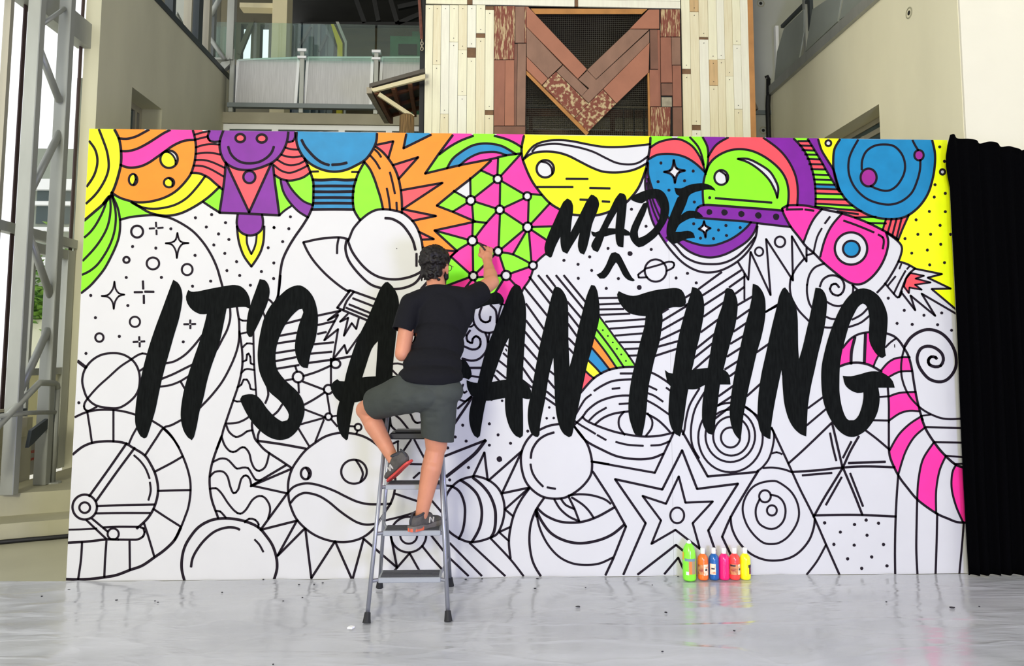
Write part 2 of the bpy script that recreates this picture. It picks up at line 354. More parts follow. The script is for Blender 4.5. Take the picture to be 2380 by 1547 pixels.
solid('wall_far', MB().box(xw[5]-.3, 6.5, Y3, Y3+.2, zsl1, 12), M('far_wall', (52, 50, 40), .85, rgb2=(92, 84, 58), var=.16, vscale=1.2, stretch=(.3, 1, 2.5)))
solid('ceiling', MB().box(-7, 8, YB+1.2, Y3+.3, 9.3, 9.5), m_dark)
rt = thing('roof_truss', (0, YB+2.5, 9.0), 'black steel roof truss under the dark balcony ceiling', 'truss')
for (a, b) in (((828, 0), (848, 55)), ((870, 0), (880, 50)), ((908, 0), (925, 58)), ((925, 56), (985, 30)), ((985, 5), (925, 18)), ((700, -6), (985, -6)), ((700, 58), (985, 58))):
    MB().bar(atY(*a, YB+3), atY(*b, YB+3), .09, .09, (0, 1, 0)).build('bar', m_steel_d if a[1] > 60 else m_black, rt)
yf = thing('yellow_frame', Vector((atY(785, 140, YB+2.4).x, YB+2.4, zsl1)), 'bright yellow angled window frame inside the balcony room', 'frame')
def yfp(pts, Y): return [atY(*q, Y) if q[1] < 200 else Vector((atY(q[0], 150, Y).x, Y, zsl1)) for q in pts]
MB().prism(yfp(((769, 56), (776, 56), (796, 100), (798, 272), (785, 272), (784, 106)), YB+2.4), (0, .08, 0)).build('frame', M('yellow_steel', (206, 196, 20), .5), yf)
MB().prism(yfp(((780, 50), (787, 50), (806, 96), (806, 272), (802, 272), (801, 100)), YB+2.38), (0, .06, 0)).build('outer_frame', m_steel, yf)
gb = thing('green_booth', atY(940, 140, YB+3.2), 'dark green booth behind the balcony glass beside the timber tower', 'booth')
MB().box(bx(905, YB+3.2), bx(1040, YB+3.2), YB+3.2, YB+4.2, zsl1, atY(940, 84, YB+3.2).z).build('body', M('booth_green', (34, 104, 66), .6, var=.2, vscale=3), gb)
MB().box(bx(925, YB+3.2), bx(968, YB+3.2), YB+3.15, YB+3.2, atY(940, 128, YB+3.2).z, atY(940, 104, YB+3.2).z).build('opening', m_dark, gb)
MB().box(bx(955, YB+3.2), bx(1040, YB+3.2), YB+3.3, YB+4.2, atY(940, 84, YB+3.2).z, atY(940, 68, YB+3.2).z).build('upper_body', M('booth_green2', (30, 92, 58), .6), gb)
ip = thing('glazed_partition', atY(715, 140, YB+2.6), 'grey-blue glazed partition with slanted bars behind the balcony glass', 'partition')
m_ip = M('partition_grey', (92, 104, 106), .4)
for px, w in ((672, .05), (690, .08), (722, .04), (738, .05), (757, .05), (766, .12)): MB().box(bx(px, YB+2.6)-w/2, bx(px, YB+2.6)+w/2, YB+2.6, YB+2.66, zsl1, atY(700, 56, YB+2.6).z).build('mullion', m_ip, ip)
for a, b in (((698, 105), (722, 62)), ((742, 120), (760, 82)), ((664, 50), (664, 150))): MB().bar(atY(*a, YB+2.55), atY(*b, YB+2.55), .05, .05, (0, 1, 0)).build('bar', m_steel_d, ip)
MB().box(bx(668, YB+2.7), bx(768, YB+2.7), YB+2.68, YB+2.7, zsl1, atY(700, 58, YB+2.7).z).build('pane', M('partition_glass', (70, 90, 98), .15, spec=.6), ip)
# corner bracket and post between left wall and balcony
Yp = 6.75
ct = thing('corner_column', atY(536, 141, Yp), 'pale steel column on an angled bracket at the balcony corner', 'steel column')
MB().box(bx(527, Yp, 60), bx(543, Yp, 60), Yp, Yp+.14, bz(141, Yp), 10).build('post', m_steel, ct)
MB().box(bx(492, Yp, 60), bx(498, Yp, 60), Yp, Yp+.1, bz(136, Yp), 10).build('post', m_steel_d, ct)
for a, b, r in (((490, 34), (512, -6), .04), ((489, 90), (522, 138), .035)): MB().tube([atY(*a, Yp-.05), atY(*b, Yp-.05)], r, 10).build('brace', m_steel, ct, smooth=True)
MB().box(bx(489, Yp, 140), bx(534, Yp, 140), Yp-.02, Yp+.16, bz(143, Yp), bz(138.5, Yp)).build('bracket_plate', m_steel, ct)
MB().prism([atY(*q, Yp) for q in ((494, 172), (497, 184), (534, 148), (534, 140), (515, 144))], (0, .12, 0)).build('bracket_arm', m_steel, ct)
MB().box(bx(499, Yp+.2, 90), bx(526, Yp+.2, 90), Yp+.2, Yp+.21, bz(140, Yp), bz(54, Yp)).build('glass_panel', g_green, ct)
MB().box(bx(527, Yp, 200), bx(540, Yp, 200), Yp+.1, Yp+.2, zsl0, bz(148, Yp)).build('lower_post', m_steel_d, ct)

# ------------------------------------------------------------------ right side
solid('wall_back_right', MB().box(bx(1640), RX+2.6, YB-.02, YB+.25, 0, 10), m_conc_g)
ry0 = atX(2232, 150, RX).y; rz1 = atX(1916, 102, RX).z
wr = MB(); a0, b1 = atX(2044, 270, RX).y, (atX(2044, 235, RX).z+atX(1923, 321, RX).z)/2; a1, b0 = a0+1.95, 2.2
wr.box(RX, RX+.45, ry0, YB+.3, 0, b0).box(RX, RX+.45, ry0, a0, b0, b1).box(RX, RX+.45, a1, YB+.3, b0, b1).box(RX, RX+.45, ry0, YB+.3, b1, rz1)
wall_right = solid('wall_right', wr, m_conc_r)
solid('wall_right_front', MB().box(RX+.004, 11, ry0-.03, ry0+.3, 0, 10), M('pale_wall', (244, 239, 220), .7, var=.02, vscale=2))
w5 = MB()
for y0_, y1_, z0_, z1_ in ((a0, a0+.05, b0, b1), (a1-.05, a1, b0, b1), (a0, a1, b1-.07, b1), (a0, a1, b1-.2, b1-.13), (a0+.9, a0+.95, b0, b1-.13)): e = .004 if y1_-y0_ > .3 else 0; w5.box(RX+.25+e, RX+.31-e, y0_+e, y1_-e, z0_, z1_-e)
win5 = solid('window_5', w5, m_alu)
MB().box(RX+.275, RX+.285, a0, a1, b0, b1).build('pane', g_dark, win5)
MB().box(RX+.47, RX+1.2, a0-.3, a1+.3, b0-.2, b1+.3).build('room_behind', M('room_beyond_right', (96, 96, 80), .8, var=.4, vscale=2), win5)
for wname, c, nrm in ((wall_right, atX(2113, 30, RX), 'x'), (None, atY(1768, 8, YB-.02), 'y'), (None, atY(1774, 303, YB-.02), 'y')):
    ring = MB(); disc = MB()
    for k in range(16):
        pass
    def circ(r, o):
        return [c+((Vector((-o, r*math.cos(a), r*math.sin(a)))) if nrm == 'x' else Vector((r*math.cos(a), -o, r*math.sin(a)))) for a in np.linspace(0, 2*math.pi, 17)[:-1]]
    A, B = circ(.065, .003), circ(.05, .006)
    ring.add(A+B, [(i, (i+1) % 16, (i+1) % 16+16, i+16) for i in range(16)]); disc.add(circ(.026, .004), [tuple(range(16))])
    pa = wall_right if nrm == 'x' else bpy.data.objects['wall_back_right']
    r_ = ring.build('tie_hole', m_step, pa); disc.build('hole', m_dark, r_)
solid('trim_5', MB().box(RX-.06, RX+.06, 3.2, YB, rz1-.07, rz1+.07), m_steel)
solid('wall_walkway', MB().box(RX+1.6, RX+1.8, 3, YB, 5.7, 10), m_olive)
wg = thing('walkway_guard', (RX, 5.5, 5.76), 'tilted grey panels and dark rail guarding the right-hand walkway', 'railing')
for poly in (((1806, 120), (1822, 66), (1868, 22), (1868, 75), (1857, 135), (1799, 193)), ((1888, 22), (1958, -25), (1946, 50), (1872, 120)), ((1962, -10), (2040, -70), (2022, -5), (1950, 47))):
    MB().prism([atX(*q, RX+.02) for q in poly], (.02, 0, 0)).build('ribbed_panel', M('walkway_panel', (150, 156, 148), .5, var=.06, vscale=3), wg)
MB().bar(atX(1818, 62, RX+.06), atX(1880, 0, RX+.06), .05, .05).build('rail', m_steel_d, wg)
for px, t, b, m in ((1803, 62, 190, m_white), (1872, -10, 125, m_steel), (1884, -10, 70, m_steel_d)):
    p = atX(px, 60, RX+.05); MB().box(RX+.03, RX+.08, p.y-.04, p.y+.04, atX(px, b, RX+.05).z, atX(px, t, RX+.05).z).build('post', m, wg)
p0 = atX(1879, 40, RX+.3); MB().box(RX+.3, RX+.34, p0.y-.06, p0.y+.06, p0.z-.3, p0.z+.12).build('yellow_marker', M('yellow_steel2', (206, 186, 20), .5), wg)
p0 = atX(1842, 20, RX+.6); MB().box(RX+.6, RX+.66, p0.y-.1, p0.y+.1, 5.7, 9).build('white_post', m_white, wg)
p0 = atX(1856, 20, RX+.7); MB().box(RX+.7, RX+.72, p0.y-.15, p0.y+.2, 6.2, 9).build('dark_panel', m_dark, wg)
cb = thing('conduit_bundle', atY(1793, 318, YB-.1), 'bundle of black conduits running down the right back corner', 'conduit')
for px, r, top in ((1786, .02, 178), (1790, .035, 172), (1796, .04, 205)):
    x = bx(px, YB-.1, 300); x = min(x, RX-.07); MB().tube([(x, YB-.1, 0), (x, YB-.1, bz(235)), (x+.01, YB-.1, bz(215)), (x+.02, YB-.1, bz(top))], r, 10).build('conduit', m_black, cb, smooth=True)
MB().tube([atY(1779, 179, YB-.1), atY(1784, 176, YB-.1), atY(1789, 186, YB-.1)], .02, 8).build('conduit_elbow', m_black, cb, smooth=True)

# ------------------------------------------------------------------ floor sheet and drape
def sheet():
    xs = np.linspace(-4.44, 5.2, 210); ys = np.linspace(-9, -.012, 180); V = []; Fc = []
    for y in ys:
        for x in xs:
            p = Vector((x*.55+.12*y, y*2.1, 0)); h = 1-abs(mnoise.noise(p*1.1)); h2 = 1-abs(mnoise.noise(Vector((x*1.6-1.1*y+9, y*1.2+.8*x, 3))))
            V.append((x, y, .002+.008*max(0, h-.62)**2*5+.010*max(0, h2-.86)*4+.002*mnoise.noise(Vector((x*3, y*3, 1)))+.0015))
    n = len(xs)
    for j in range(len(ys)-1):
        for i in range(n-1): Fc.append((j*n+i, j*n+i+1, (j+1)*n+i+1, (j+1)*n+i))
    me = bpy.data.meshes.new('plastic_sheet'); me.from_pydata(V, [], Fc); return me
def sheet_material():
    m = M('plastic_sheeting', (178, 179, 182), .15, spec=.75); nt = m.node_tree; N = nt.nodes; L = nt.links; b = N['Principled BSDF']
    tc = N.new('ShaderNodeTexCoord')
    def noise(sc, st, rot, detail, dist=0.0):
        mp = N.new('ShaderNodeMapping'); mp.inputs['Scale'].default_value = st; mp.inputs['Rotation'].default_value = (0, 0, rot); L.new(tc.outputs['Object'], mp.inputs[0])
        n = N.new('ShaderNodeTexNoise'); n.inputs['Scale'].default_value = sc; n.inputs['Detail'].default_value = detail; n.inputs['Distortion'].default_value = dist; L.new(mp.outputs[0], n.inputs[0]); return n.outputs[0]
    def math_(op, a, b=None, clamp=False):
        k = N.new('ShaderNodeMath'); k.operation = op; k.use_clamp = clamp
        for i, v in enumerate((a, b)):
            if v is None: continue
            if isinstance(v, (int, float)): k.inputs[i].default_value = v
            else: L.new(v, k.inputs[i])
        return k.outputs[0]
    def ridge(src, k): return math_('SUBTRACT', 1.0, math_('MULTIPLY', math_('ABSOLUTE', math_('SUBTRACT', src, .5)), k), True)
    r1 = ridge(noise(.9, (.35, 1.6, 1), .12, 3, .4), 26); r2 = ridge(noise(1.3, (.5, 1.5, 1), -.55, 4, .6), 22); r3 = ridge(noise(1.1, (.6, 1.4, 1), .8, 3, .3), 30)
    fine = noise(9, (.5, 1.3, 1), .2, 6, .5)
    hsum = math_('ADD', math_('ADD', math_('MULTIPLY', r1, .55), math_('MULTIPLY', r2, .35)), math_('ADD', math_('MULTIPLY', r3, .3), math_('MULTIPLY', fine, .55)))
    bp = N.new('ShaderNodeBump'); bp.inputs['Strength'].default_value = .42; bp.inputs['Distance'].default_value = .012; L.new(hsum, bp.inputs['Height']); L.new(bp.outputs[0], b.inputs['Normal'])
    cr = N.new('ShaderNodeValToRGB'); cr.color_ramp.elements[0].position = .25; cr.color_ramp.elements[1].position = .8
    cr.color_ramp.elements[0].color = (*lin((174, 175, 180)), 1); cr.color_ramp.elements[1].color = (*lin((206, 207, 210)), 1)
    L.new(noise(1.5, (.5, 1.3, 1), .3, 6, .3), cr.inputs[0]); L.new(cr.outputs[0], b.inputs['Base Color'])
    return m
m_sheet = sheet_material()
prop(mobj('plastic_sheet', sheet(), m_sheet, smooth=True), 'wrinkled clear grey plastic drop sheet spread over the floor before the mural', 'drop sheet')
def drape():
    V = []; Fc = []; x0 = 3.012; nx, nz = 260, 40; rr = random.Random(4)
    for j in range(nz+1):
        t = j/nz
        for i in range(nx+1):
            s = i/nx; x = x0+s*2.6; zt = 3.075-.20*min(1, s*2.4)-.02*max(0, s-.4)+.010*math.sin(s*115)+.006*math.sin(s*61)
            z = .012+(zt-.012)*t
            ph = s*2.6*2*math.pi/.075+.8*mnoise.noise(Vector((s*9, 0, t*1.2)))
            a = .022*(1-.7*t**3); y = -.075+a*math.sin(ph)+.02*mnoise.noise(Vector((s*6, t*2, 3)))
            xx = x+.010*math.sin(ph*.5)
            if t > .88 and s < .05: k = (t-.88)/.12*(1-s/.05); y -= .03*k; xx -= .03*math.sin(k*math.pi); z -= .012*k
            V.append((xx, y, z))
    n = nx+1
    for j in range(nz):
        for i in range(nx): Fc.append((j*n+i, j*n+i+1, (j+1)*n+i+1, (j+1)*n+i))
    me = bpy.data.meshes.new('black_drape'); me.from_pydata(V, [], Fc); return me
m_drape = M('black_velvet', (4, 4, 5), .95, spec=.02)
dro = prop(mobj('black_drape', drape(), m_drape, smooth=True), 'long black gathered drape hanging right of the mural board', 'curtain')
tk = dro.modifiers.new('thickness', 'SOLIDIFY'); tk.thickness = .006
# ------------------------------------------------------------------ timber tower with the big letter M
YT = 4.5
tower = thing('timber_tower', (atY(1365, 300, YT).x, YT, 0), 'cream plank timber tower carrying a big red-brown wooden letter M', 'timber tower')
CREAMS = [M('cream_plank', (252, 246, 214), .7, var=.05, vscale=5, stretch=(6, 1, .5), bump=.12, bscale=30, bstretch=(6, 1, .3)),
          M('pale_plank', (252, 248, 228), .7, var=.05, vscale=5, stretch=(6, 1, .5), bump=.12, bscale=30, bstretch=(6, 1, .3)),
          M('worn_plank', (248, 240, 206), .7, rgb2=(238, 226, 188), var=.2, vscale=7, stretch=(8, 1, .4), bump=.15, bscale=30, bstretch=(6, 1, .3))]
m_tan = M('tan_plank', (216, 182, 132), .7, var=.12, vscale=6, stretch=(6, 1, .5))
m_brown = M('brown_block', (128, 96, 68), .8, var=.2, vscale=14)
REDS = [M('red_board', (160, 104, 82), .65, var=.10, vscale=4, stretch=(2, 1, 1), bump=.1, bscale=24),
        M('dull_red_board', (148, 112, 92), .65, var=.12, vscale=4, stretch=(2, 1, 1), bump=.1, bscale=24),
        M('pink_brown_board', (176, 116, 90), .65, var=.08, vscale=4, bump=.08, bscale=24),
        M('dark_red_board', (132, 92, 74), .65, var=.12, vscale=5, bump=.1, bscale=24)]
m_weather = M('peeling_board', (136, 74, 58), .75, rgb2=(206, 182, 138), var=.05, thresh=.56, vscale=26, stretch=(3, 1, .35), bump=.4, bscale=16, bstretch=(2.2, 1, .55), detail=9)
m_weather2 = M('peeling_board_diagonal', (136, 74, 58), .75, rgb2=(206, 182, 138), var=.05, thresh=.545, vscale=22, bump=.4, bscale=20, detail=10)
m_orange = M('orange_trim_wood', (190, 132, 70), .65, var=.15, vscale=6)
m_greyb = M('grey_block', (168, 158, 136), .8, var=.2, vscale=12)
m_nail = M('nail_head', (40, 34, 30), .5, .5)
rt_ = random.Random(11)
def cpx(side, x, y): return ((960 if side == 'l' else 1380)+x/4.55, y/4.55)
NAILS = MB()
def nail(x, z, y):
    NAILS.prism([(x+.006*math.cos(a), y, z+.006*math.sin(a)) for a in np.linspace(0, 2*math.pi, 7)[:-1]], (0, -.003, 0))
def plank(side, xa, xb, ya, yb, mat, proud=.0, name='plank', tall=False):
    # edges are vertical in the world: x is read at the row y=90 of the crop where the columns were measured
    x0 = atY(*cpx(side, xa, 90), YT).x; x1 = atY(*cpx(side, xb, 90), YT).x
    zt = atY(*cpx(side, (xa+xb)/2, ya), YT).z; zb = 0.02 if tall else atY(*cpx(side, (xa+xb)/2, yb), YT).z
    y0 = YT-.022-proud-rt_.uniform(0, .004)
    o = MB().box(x0+.0022, x1-.0022, y0, YT, zb+.0022, zt-.0022).build(name, mat, tower)
    xm = (x0+x1)/2
    if name == 'plank' and zt-zb > .15:
        nail(xm, zt-.05, y0)
        if not tall: nail(xm, zb+.05, y0)
    return o
BOT = 1600
colsL = [(133, 215, [-90, BOT]), (215, 300, [62, 690, BOT]), (300, 388, [62, 1210, BOT]), (388, 480, [62, 450, BOT]), (480, 575, [62, 535, 1015, BOT]), (575, 668, [62, 510, 615, BOT]), (668, 765, [62, 360, 405, BOT]), (765, 857, [70, 112, 1170, 1220, BOT])]
colsL[0] = (133, 215, [62, BOT])
for k, (xa, xb, ys) in enumerate(colsL):
    for i, (a, b) in enumerate(zip(ys, ys[1:])):
        br = (xa == 575 and a == 510) or (xa == 668 and a == 360) or (xa == 765 and a in (70, 1170))
        plank('l', xa, xb, a, b, m_brown if br else CREAMS[(k*2+i) % 3], -.008 if br else 0, 'filler_block' if br else 'plank', b == BOT)
colsR = [(920, 1010, [-160, 735, 787, BOT]), (1010, 1103, [-160, 132, 1325, 1380, BOT]), (1103, 1200, [-160, 400, 425, BOT]), (1200, 1290, [-160, 640, 910, BOT]), (1290, 1370, [-160, 632, BOT]), (1370, 1455, [-160, 810, BOT]), (1455, 1540, [-160, 482, 1160, BOT]), (1540, 1622, [-160, BOT])]
for k, (xa, xb, ys) in enumerate(colsR):
    for i, (a, b) in enumerate(zip(ys, ys[1:])):
        br = (xa, a) in ((920, 735), (1010, 1325), (1103, 400))
        tn = (xa, a) in ((1010, -160), (1200, 640))
        plank('r', xa, xb, a, b, m_brown if br else m_tan if tn else CREAMS[(k+i) % 3], -.008 if br else .006 if tn else 0, 'filler_block' if br else 'plank', b == BOT)
# horizontal header boards above the M
zh0, zh1 = atY(1200, 14.5, YT).z, atY(1200, -25, YT).z
for a, b, m in ((990, 1086, 0), (1086, 1098, None), (1098, 1335, 1), (1335, 1343, None), (1343, 1580, 1)):
    for z0, z1 in ((zh0, (zh0*1.15+zh1*.85)/2), ((zh0*1.15+zh1*.85)/2, zh1)):
        MB().box(atY(a, 8, YT).x+.002, atY(b, 8, YT).x-.002, YT-.026, YT, z0+.002, z1-.002).build('plank' if m is not None else 'filler_block', CREAMS[m] if m is not None else m_brown, tower)
# edges, corner studs and backing of the tower
xl, xr = atY(986, 20, YT).x, atY(1736, 20, YT).x
m_stud = M('tower_stud', (196, 140, 84), .7, var=.15, vscale=4)
MB().box(xr, xr+.075, YT-.02, YT+.10, .02, 9).build('corner_stud', m_stud, tower)
MB().box(xl-.05, xl+.005, YT-.0, YT+.10, .02, 9).build('corner_stud', m_black, tower)
xm0, xm1 = atY(1222, 90, YT).x, atY(1507, 90, YT).x
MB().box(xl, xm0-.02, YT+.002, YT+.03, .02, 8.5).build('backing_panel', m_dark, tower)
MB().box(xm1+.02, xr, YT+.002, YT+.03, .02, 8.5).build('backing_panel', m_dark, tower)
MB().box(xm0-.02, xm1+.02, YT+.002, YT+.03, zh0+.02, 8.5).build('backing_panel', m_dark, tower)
# ---- the letter M: every board its own piece
letter = MB().box(atY(1149, 90, YT).x, xm0, YT-.028, YT+.001, .02, zh0-.01).box(atY(1508, 90, YT).x, atY(1580, 90, YT).x, YT-.028, YT+.001, .02, zh0-.01)
letter = letter.build('letter_m', m_dark, tower)
def mboard(side, pts, m, proud=.02, name='board'):
    P = [atY(*cpx(side, *q), YT-.028) for q in pts]; c = sum(P, Vector())/len(P)
    P = [c+(p-c)*(1-.0025/max(.02, (p-c).length)) for p in P]
    # the front outline must run anticlockwise seen from the camera
    A = sum(P[i].x*P[(i+1) % len(P)].z-P[(i+1) % len(P)].x*P[i].z for i in range(len(P)))
    if A < 0: P = P[::-1]
    return MB().prism(P, (0, -proud-rt_.uniform(0, .004), 0)).build(name, m, letter)
L_, R_ = 'l', 'r'
DRK, A0, A1, A2 = REDS[3], REDS[0], REDS[1], REDS[2]
mboard(L_, [(860, 72), (1078, 72), (1070, 637), (857, 637)], m_weather, .024)
mboard(L_, [(1080, 75), (1178, 75), (1178, 460), (1080, 460)], A1)
mboard(L_, [(1180, 75), (1197, 75), (1197, 460), (1180, 460)], m_weather)
mboard(L_, [(1106, 466), (1195, 466), (1185, 1335), (1096, 1335)], A1)
mboard(L_, [(857, 641), (973, 641), (965, 1335), (855, 1335)], A0)
mboard(L_, [(975, 641), (1068, 641), (1068, 1335), (968, 1335)], A2)
mboard(L_, [(1070, 466), (1103, 466), (1093, 1335), (1070, 1335)], DRK, .01)
mboard(L_, [(855, 1340), (1188, 1340), (1184, 1640), (852, 1640)], DRK)
mboard(L_, [(1199, 78), (1215, 80), (1837, 738), (1742, 840), (1199, 290)], A2)
mboard(L_, [(1840, 750), (1935, 848), (1862, 940), (1745, 843)], A1, .018)
mboard(L_, [(1199, 294), (1578, 690), (1428, 832), (1199, 600)], A1)
mboard(L_, [(1199, 605), (1425, 838), (1362, 904), (1199, 742)], A2)
mboard(L_, [(1583, 695), (1845, 950), (1782, 1020), (1515, 762)], A1)
mboard(L_, [(1430, 836), (1510, 764), (1852, 1100), (1705, 1250), (1367, 906)], m_weather2)
mboard(R_, [(575, 107), (690, 107), (690, 310), (380, 310)], A2)
mboard(R_, [(378, 315), (583, 318), (20, 843), (-72, 745)], A1)
mboard(R_, [(585, 330), (585, 455), (-58, 1092), (-131, 1022), (-45, 930), (20, 850)], A1, .016)
mboard(R_, [(585, 460), (578, 770), (235, 1100), (97, 948)], A2, .024)
mboard(R_, [(93, 950), (233, 1103), (-63, 1400), (-203, 1252), (-58, 1097)], m_weather2, .024)
mboard(R_, [(592, 318), (668, 318), (680, 735), (597, 735)], DRK, .014)
mboard(R_, [(671, 318), (697, 318), (706, 1130), (684, 1130)], A0, .008)
mboard(R_, [(703, 107), (905, 107), (910, 396), (703, 396)], m_weather, .024)
mboard(R_, [(703, 400), (812, 400), (826, 880), (708, 880)], A0)
mboard(R_, [(818, 400), (910, 400), (916, 692), (824, 692)], A1)
mboard(R_, [(828, 697), (918, 697), (924, 1132), (834, 1132)], A0)
mboard(R_, [(710, 886), (826, 886), (830, 1015), (712, 1015)], DRK)
mboard(R_, [(714, 1030), (824, 1030), (826, 1132), (716, 1132)], m_greyb, .012)
mboard(R_, [(587, 742), (682, 742), (686, 1132), (590, 1132)], A0)
mboard(R_, [(598, 1138), (808, 1138), (800, 1640), (604, 1640)], m_weather, .024)
mboard(R_, [(832, 1138), (926, 1138), (938, 1640), (838, 1640)], DRK)
mboard(R_, [(566, 780), (584, 770), (602, 1640), (578, 1640)], m_orange, .018, 'trim_strip')
mboard(L_, [(1197, 745), (1215, 762), (1860, 1405), (1832, 1436), (1197, 790)], m_orange, .004, 'trim_strip')
mboard(L_, [(1240, 92), (2480, 98), (2420, 150), (1290, 150)], m_orange, .004, 'trim_strip')
prop(NAILS.build('nails', m_nail, tower), kind='stuff')
# wire mesh behind the openings
x0, x1 = xm0-.01, xm1+.01; z0, z1 = atY(1365, 330, YT).z-.9, zh0-.02
ms = MB(); st = .0265
for k in range(int((x1-x0)/st)): ms.box(x0+k*st, x0+k*st+.0035, YT+.045, YT+.0485, z0, z1)
for k in range(int((z1-z0)/st)): ms.box(x0, x1, YT+.0485, YT+.052, z0+k*st, z0+k*st+.0035)
prop(ms.build('wire_mesh', M('wire_mesh_steel', (84, 80, 70), .6, .3), tower), kind='stuff')
# inside of the tower: back boards, rails, posts
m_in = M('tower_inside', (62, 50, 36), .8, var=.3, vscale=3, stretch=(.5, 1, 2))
zt = atY(1365, 228, YT+1.6).z
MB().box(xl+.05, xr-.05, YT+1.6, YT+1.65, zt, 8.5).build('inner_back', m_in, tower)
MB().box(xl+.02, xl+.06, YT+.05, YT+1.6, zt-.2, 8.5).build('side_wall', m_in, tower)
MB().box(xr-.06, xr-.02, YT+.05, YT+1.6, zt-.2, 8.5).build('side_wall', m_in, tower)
m_rail = M('inner_rail', (104, 72, 50), .7, var=.2, vscale=4)
for py, h, Y in ((237, .07, YT+1.5), (262, .12, YT+1.5), (310, .10, YT+1.4)):
    z = atY(1365, py, Y).z; MB().box(xm0-.5, xm1+.5, Y, Y+.05, z-h/2, z+h/2).build('inner_rail', m_rail if h > .08 else m_olive, tower)
for px, w, Y in ((1234, .05, YT+1.35), (1424, .06, YT+1.35), (1450, .015, YT+1.3), (1474, .015, YT+1.3), (1498, .015, YT+1.3)):
    x = atY(px, 290, Y).x; MB().box(x-w/2, x+w/2, Y, Y+.05, 0.02, atY(px, 255, Y).z).build('inner_post', m_rail if w > .03 else m_black, tower)
# roof hung on the left flank
m_roof = M('grey_shingle', (92, 86, 76), .8, var=.15, vscale=10)
m_raft = M('brown_rafter', (124, 76, 42), .7, var=.2, vscale=5, stretch=(1, 3, 1))
aw = thing('side_roof', atY(925, 240, 4.3), 'small lean-to roof with brown rafters on the left of the timber tower', 'roof')
Ya, Yb2 = 4.25, 5.9
A, B, C, D = atY(858, 203, Ya), atY(988, 167, Ya), atY(990, 250, Yb2), atY(899, 276, Yb2)
MB().prism([A, B, C, D], (0, 0, .05)).build('roof_deck', m_roof, aw)
MB().prism([atY(868, 213, Ya-.02), atY(988, 182, Ya-.02), atY(988, 172, Ya-.02), atY(862, 206, Ya-.02)], (0, .05, 0)).build('fascia', m_cream, aw)
for t in (.12, .42, .72): MB().bar(A.lerp(B, t)+Vector((0, .05, -.05)), D.lerp(C, t)+Vector((0, 0, -.05)), .05, .09).build('rafter', m_raft, aw)
for t in (.3, .62, .9): MB().bar(A.lerp(D, t)+Vector((0, 0, -.02)), B.lerp(C, t)+Vector((0, 0, -.02)), .06, .04).build('purlin', m_raft, aw)
MB().bar(atY(880, 219, Ya+.02), atY(960, 272, Ya+.2), .05, .06, (0, 1, 0)).build('brace', m_cream, aw)
MB().bar(A+Vector((0, .02, -.03)), D+Vector((0, 0, -.03)), .07, .08).build('barge_board', m_greyb, aw)
po = MB(); xa, xb = atY(927, 300, 4.35).x, atY(961, 300, 4.35).x; zt_ = atY(944, 263, 4.35).z
po.lathe([(.100, 0.0), (.098, zt_-.3), (.094, zt_-.02), (.07, zt_)], ((xa+xb)/2, 4.42, 0.0), 14)
prop(po.build('timber_post', M('weathered_post', (150, 118, 72), .8, rgb2=(92, 70, 40), var=.12, vscale=16, stretch=(6, 6, .3), bump=.5, bscale=30, bstretch=(8, 8, .3))), 'rough weathered round post under the side roof', 'post')
r2 = thing('eave_roof', atY(1752, 235, 4.7), 'small grey roof corner sticking out on the right of the timber tower', 'roof')
MB().prism([atY(1742, 206, 4.62), atY(1763, 253, 4.62), atY(1742, 253, 4.62)], (0, .9, 0)).build('roof_deck', m_roof, r2)
MB().prism([atY(1742, 255, 4.64), atY(1754, 255, 4.64), atY(1751, 263, 4.64), atY(1742, 263, 4.64)], (0, .8, 0)).build('bracket', m_dark, r2)
rd = thing('rusty_chain', atY(979, 60, 4.44), 'rusty rod and chain hanging at the left edge of the timber tower', 'chain')
MB().tube([atY(973, -30, 4.44), atY(977, 40, 4.44), atY(980, 92, 4.44)], .02, 8).build('rod', M('rust', (112, 62, 46), .7, var=.3, vscale=20), rd)
for k in range(4):
    c = atY(980.5, 95+k*6, 4.44)
    MB().tube([c+Vector((.018*math.sin(a)*(k % 2), .018*math.sin(a)*(1-k % 2), .026*math.cos(a))) for a in np.linspace(0, 2*math.pi, 11)], .006, 6, False).build('chain_link', m_greyb, rd)
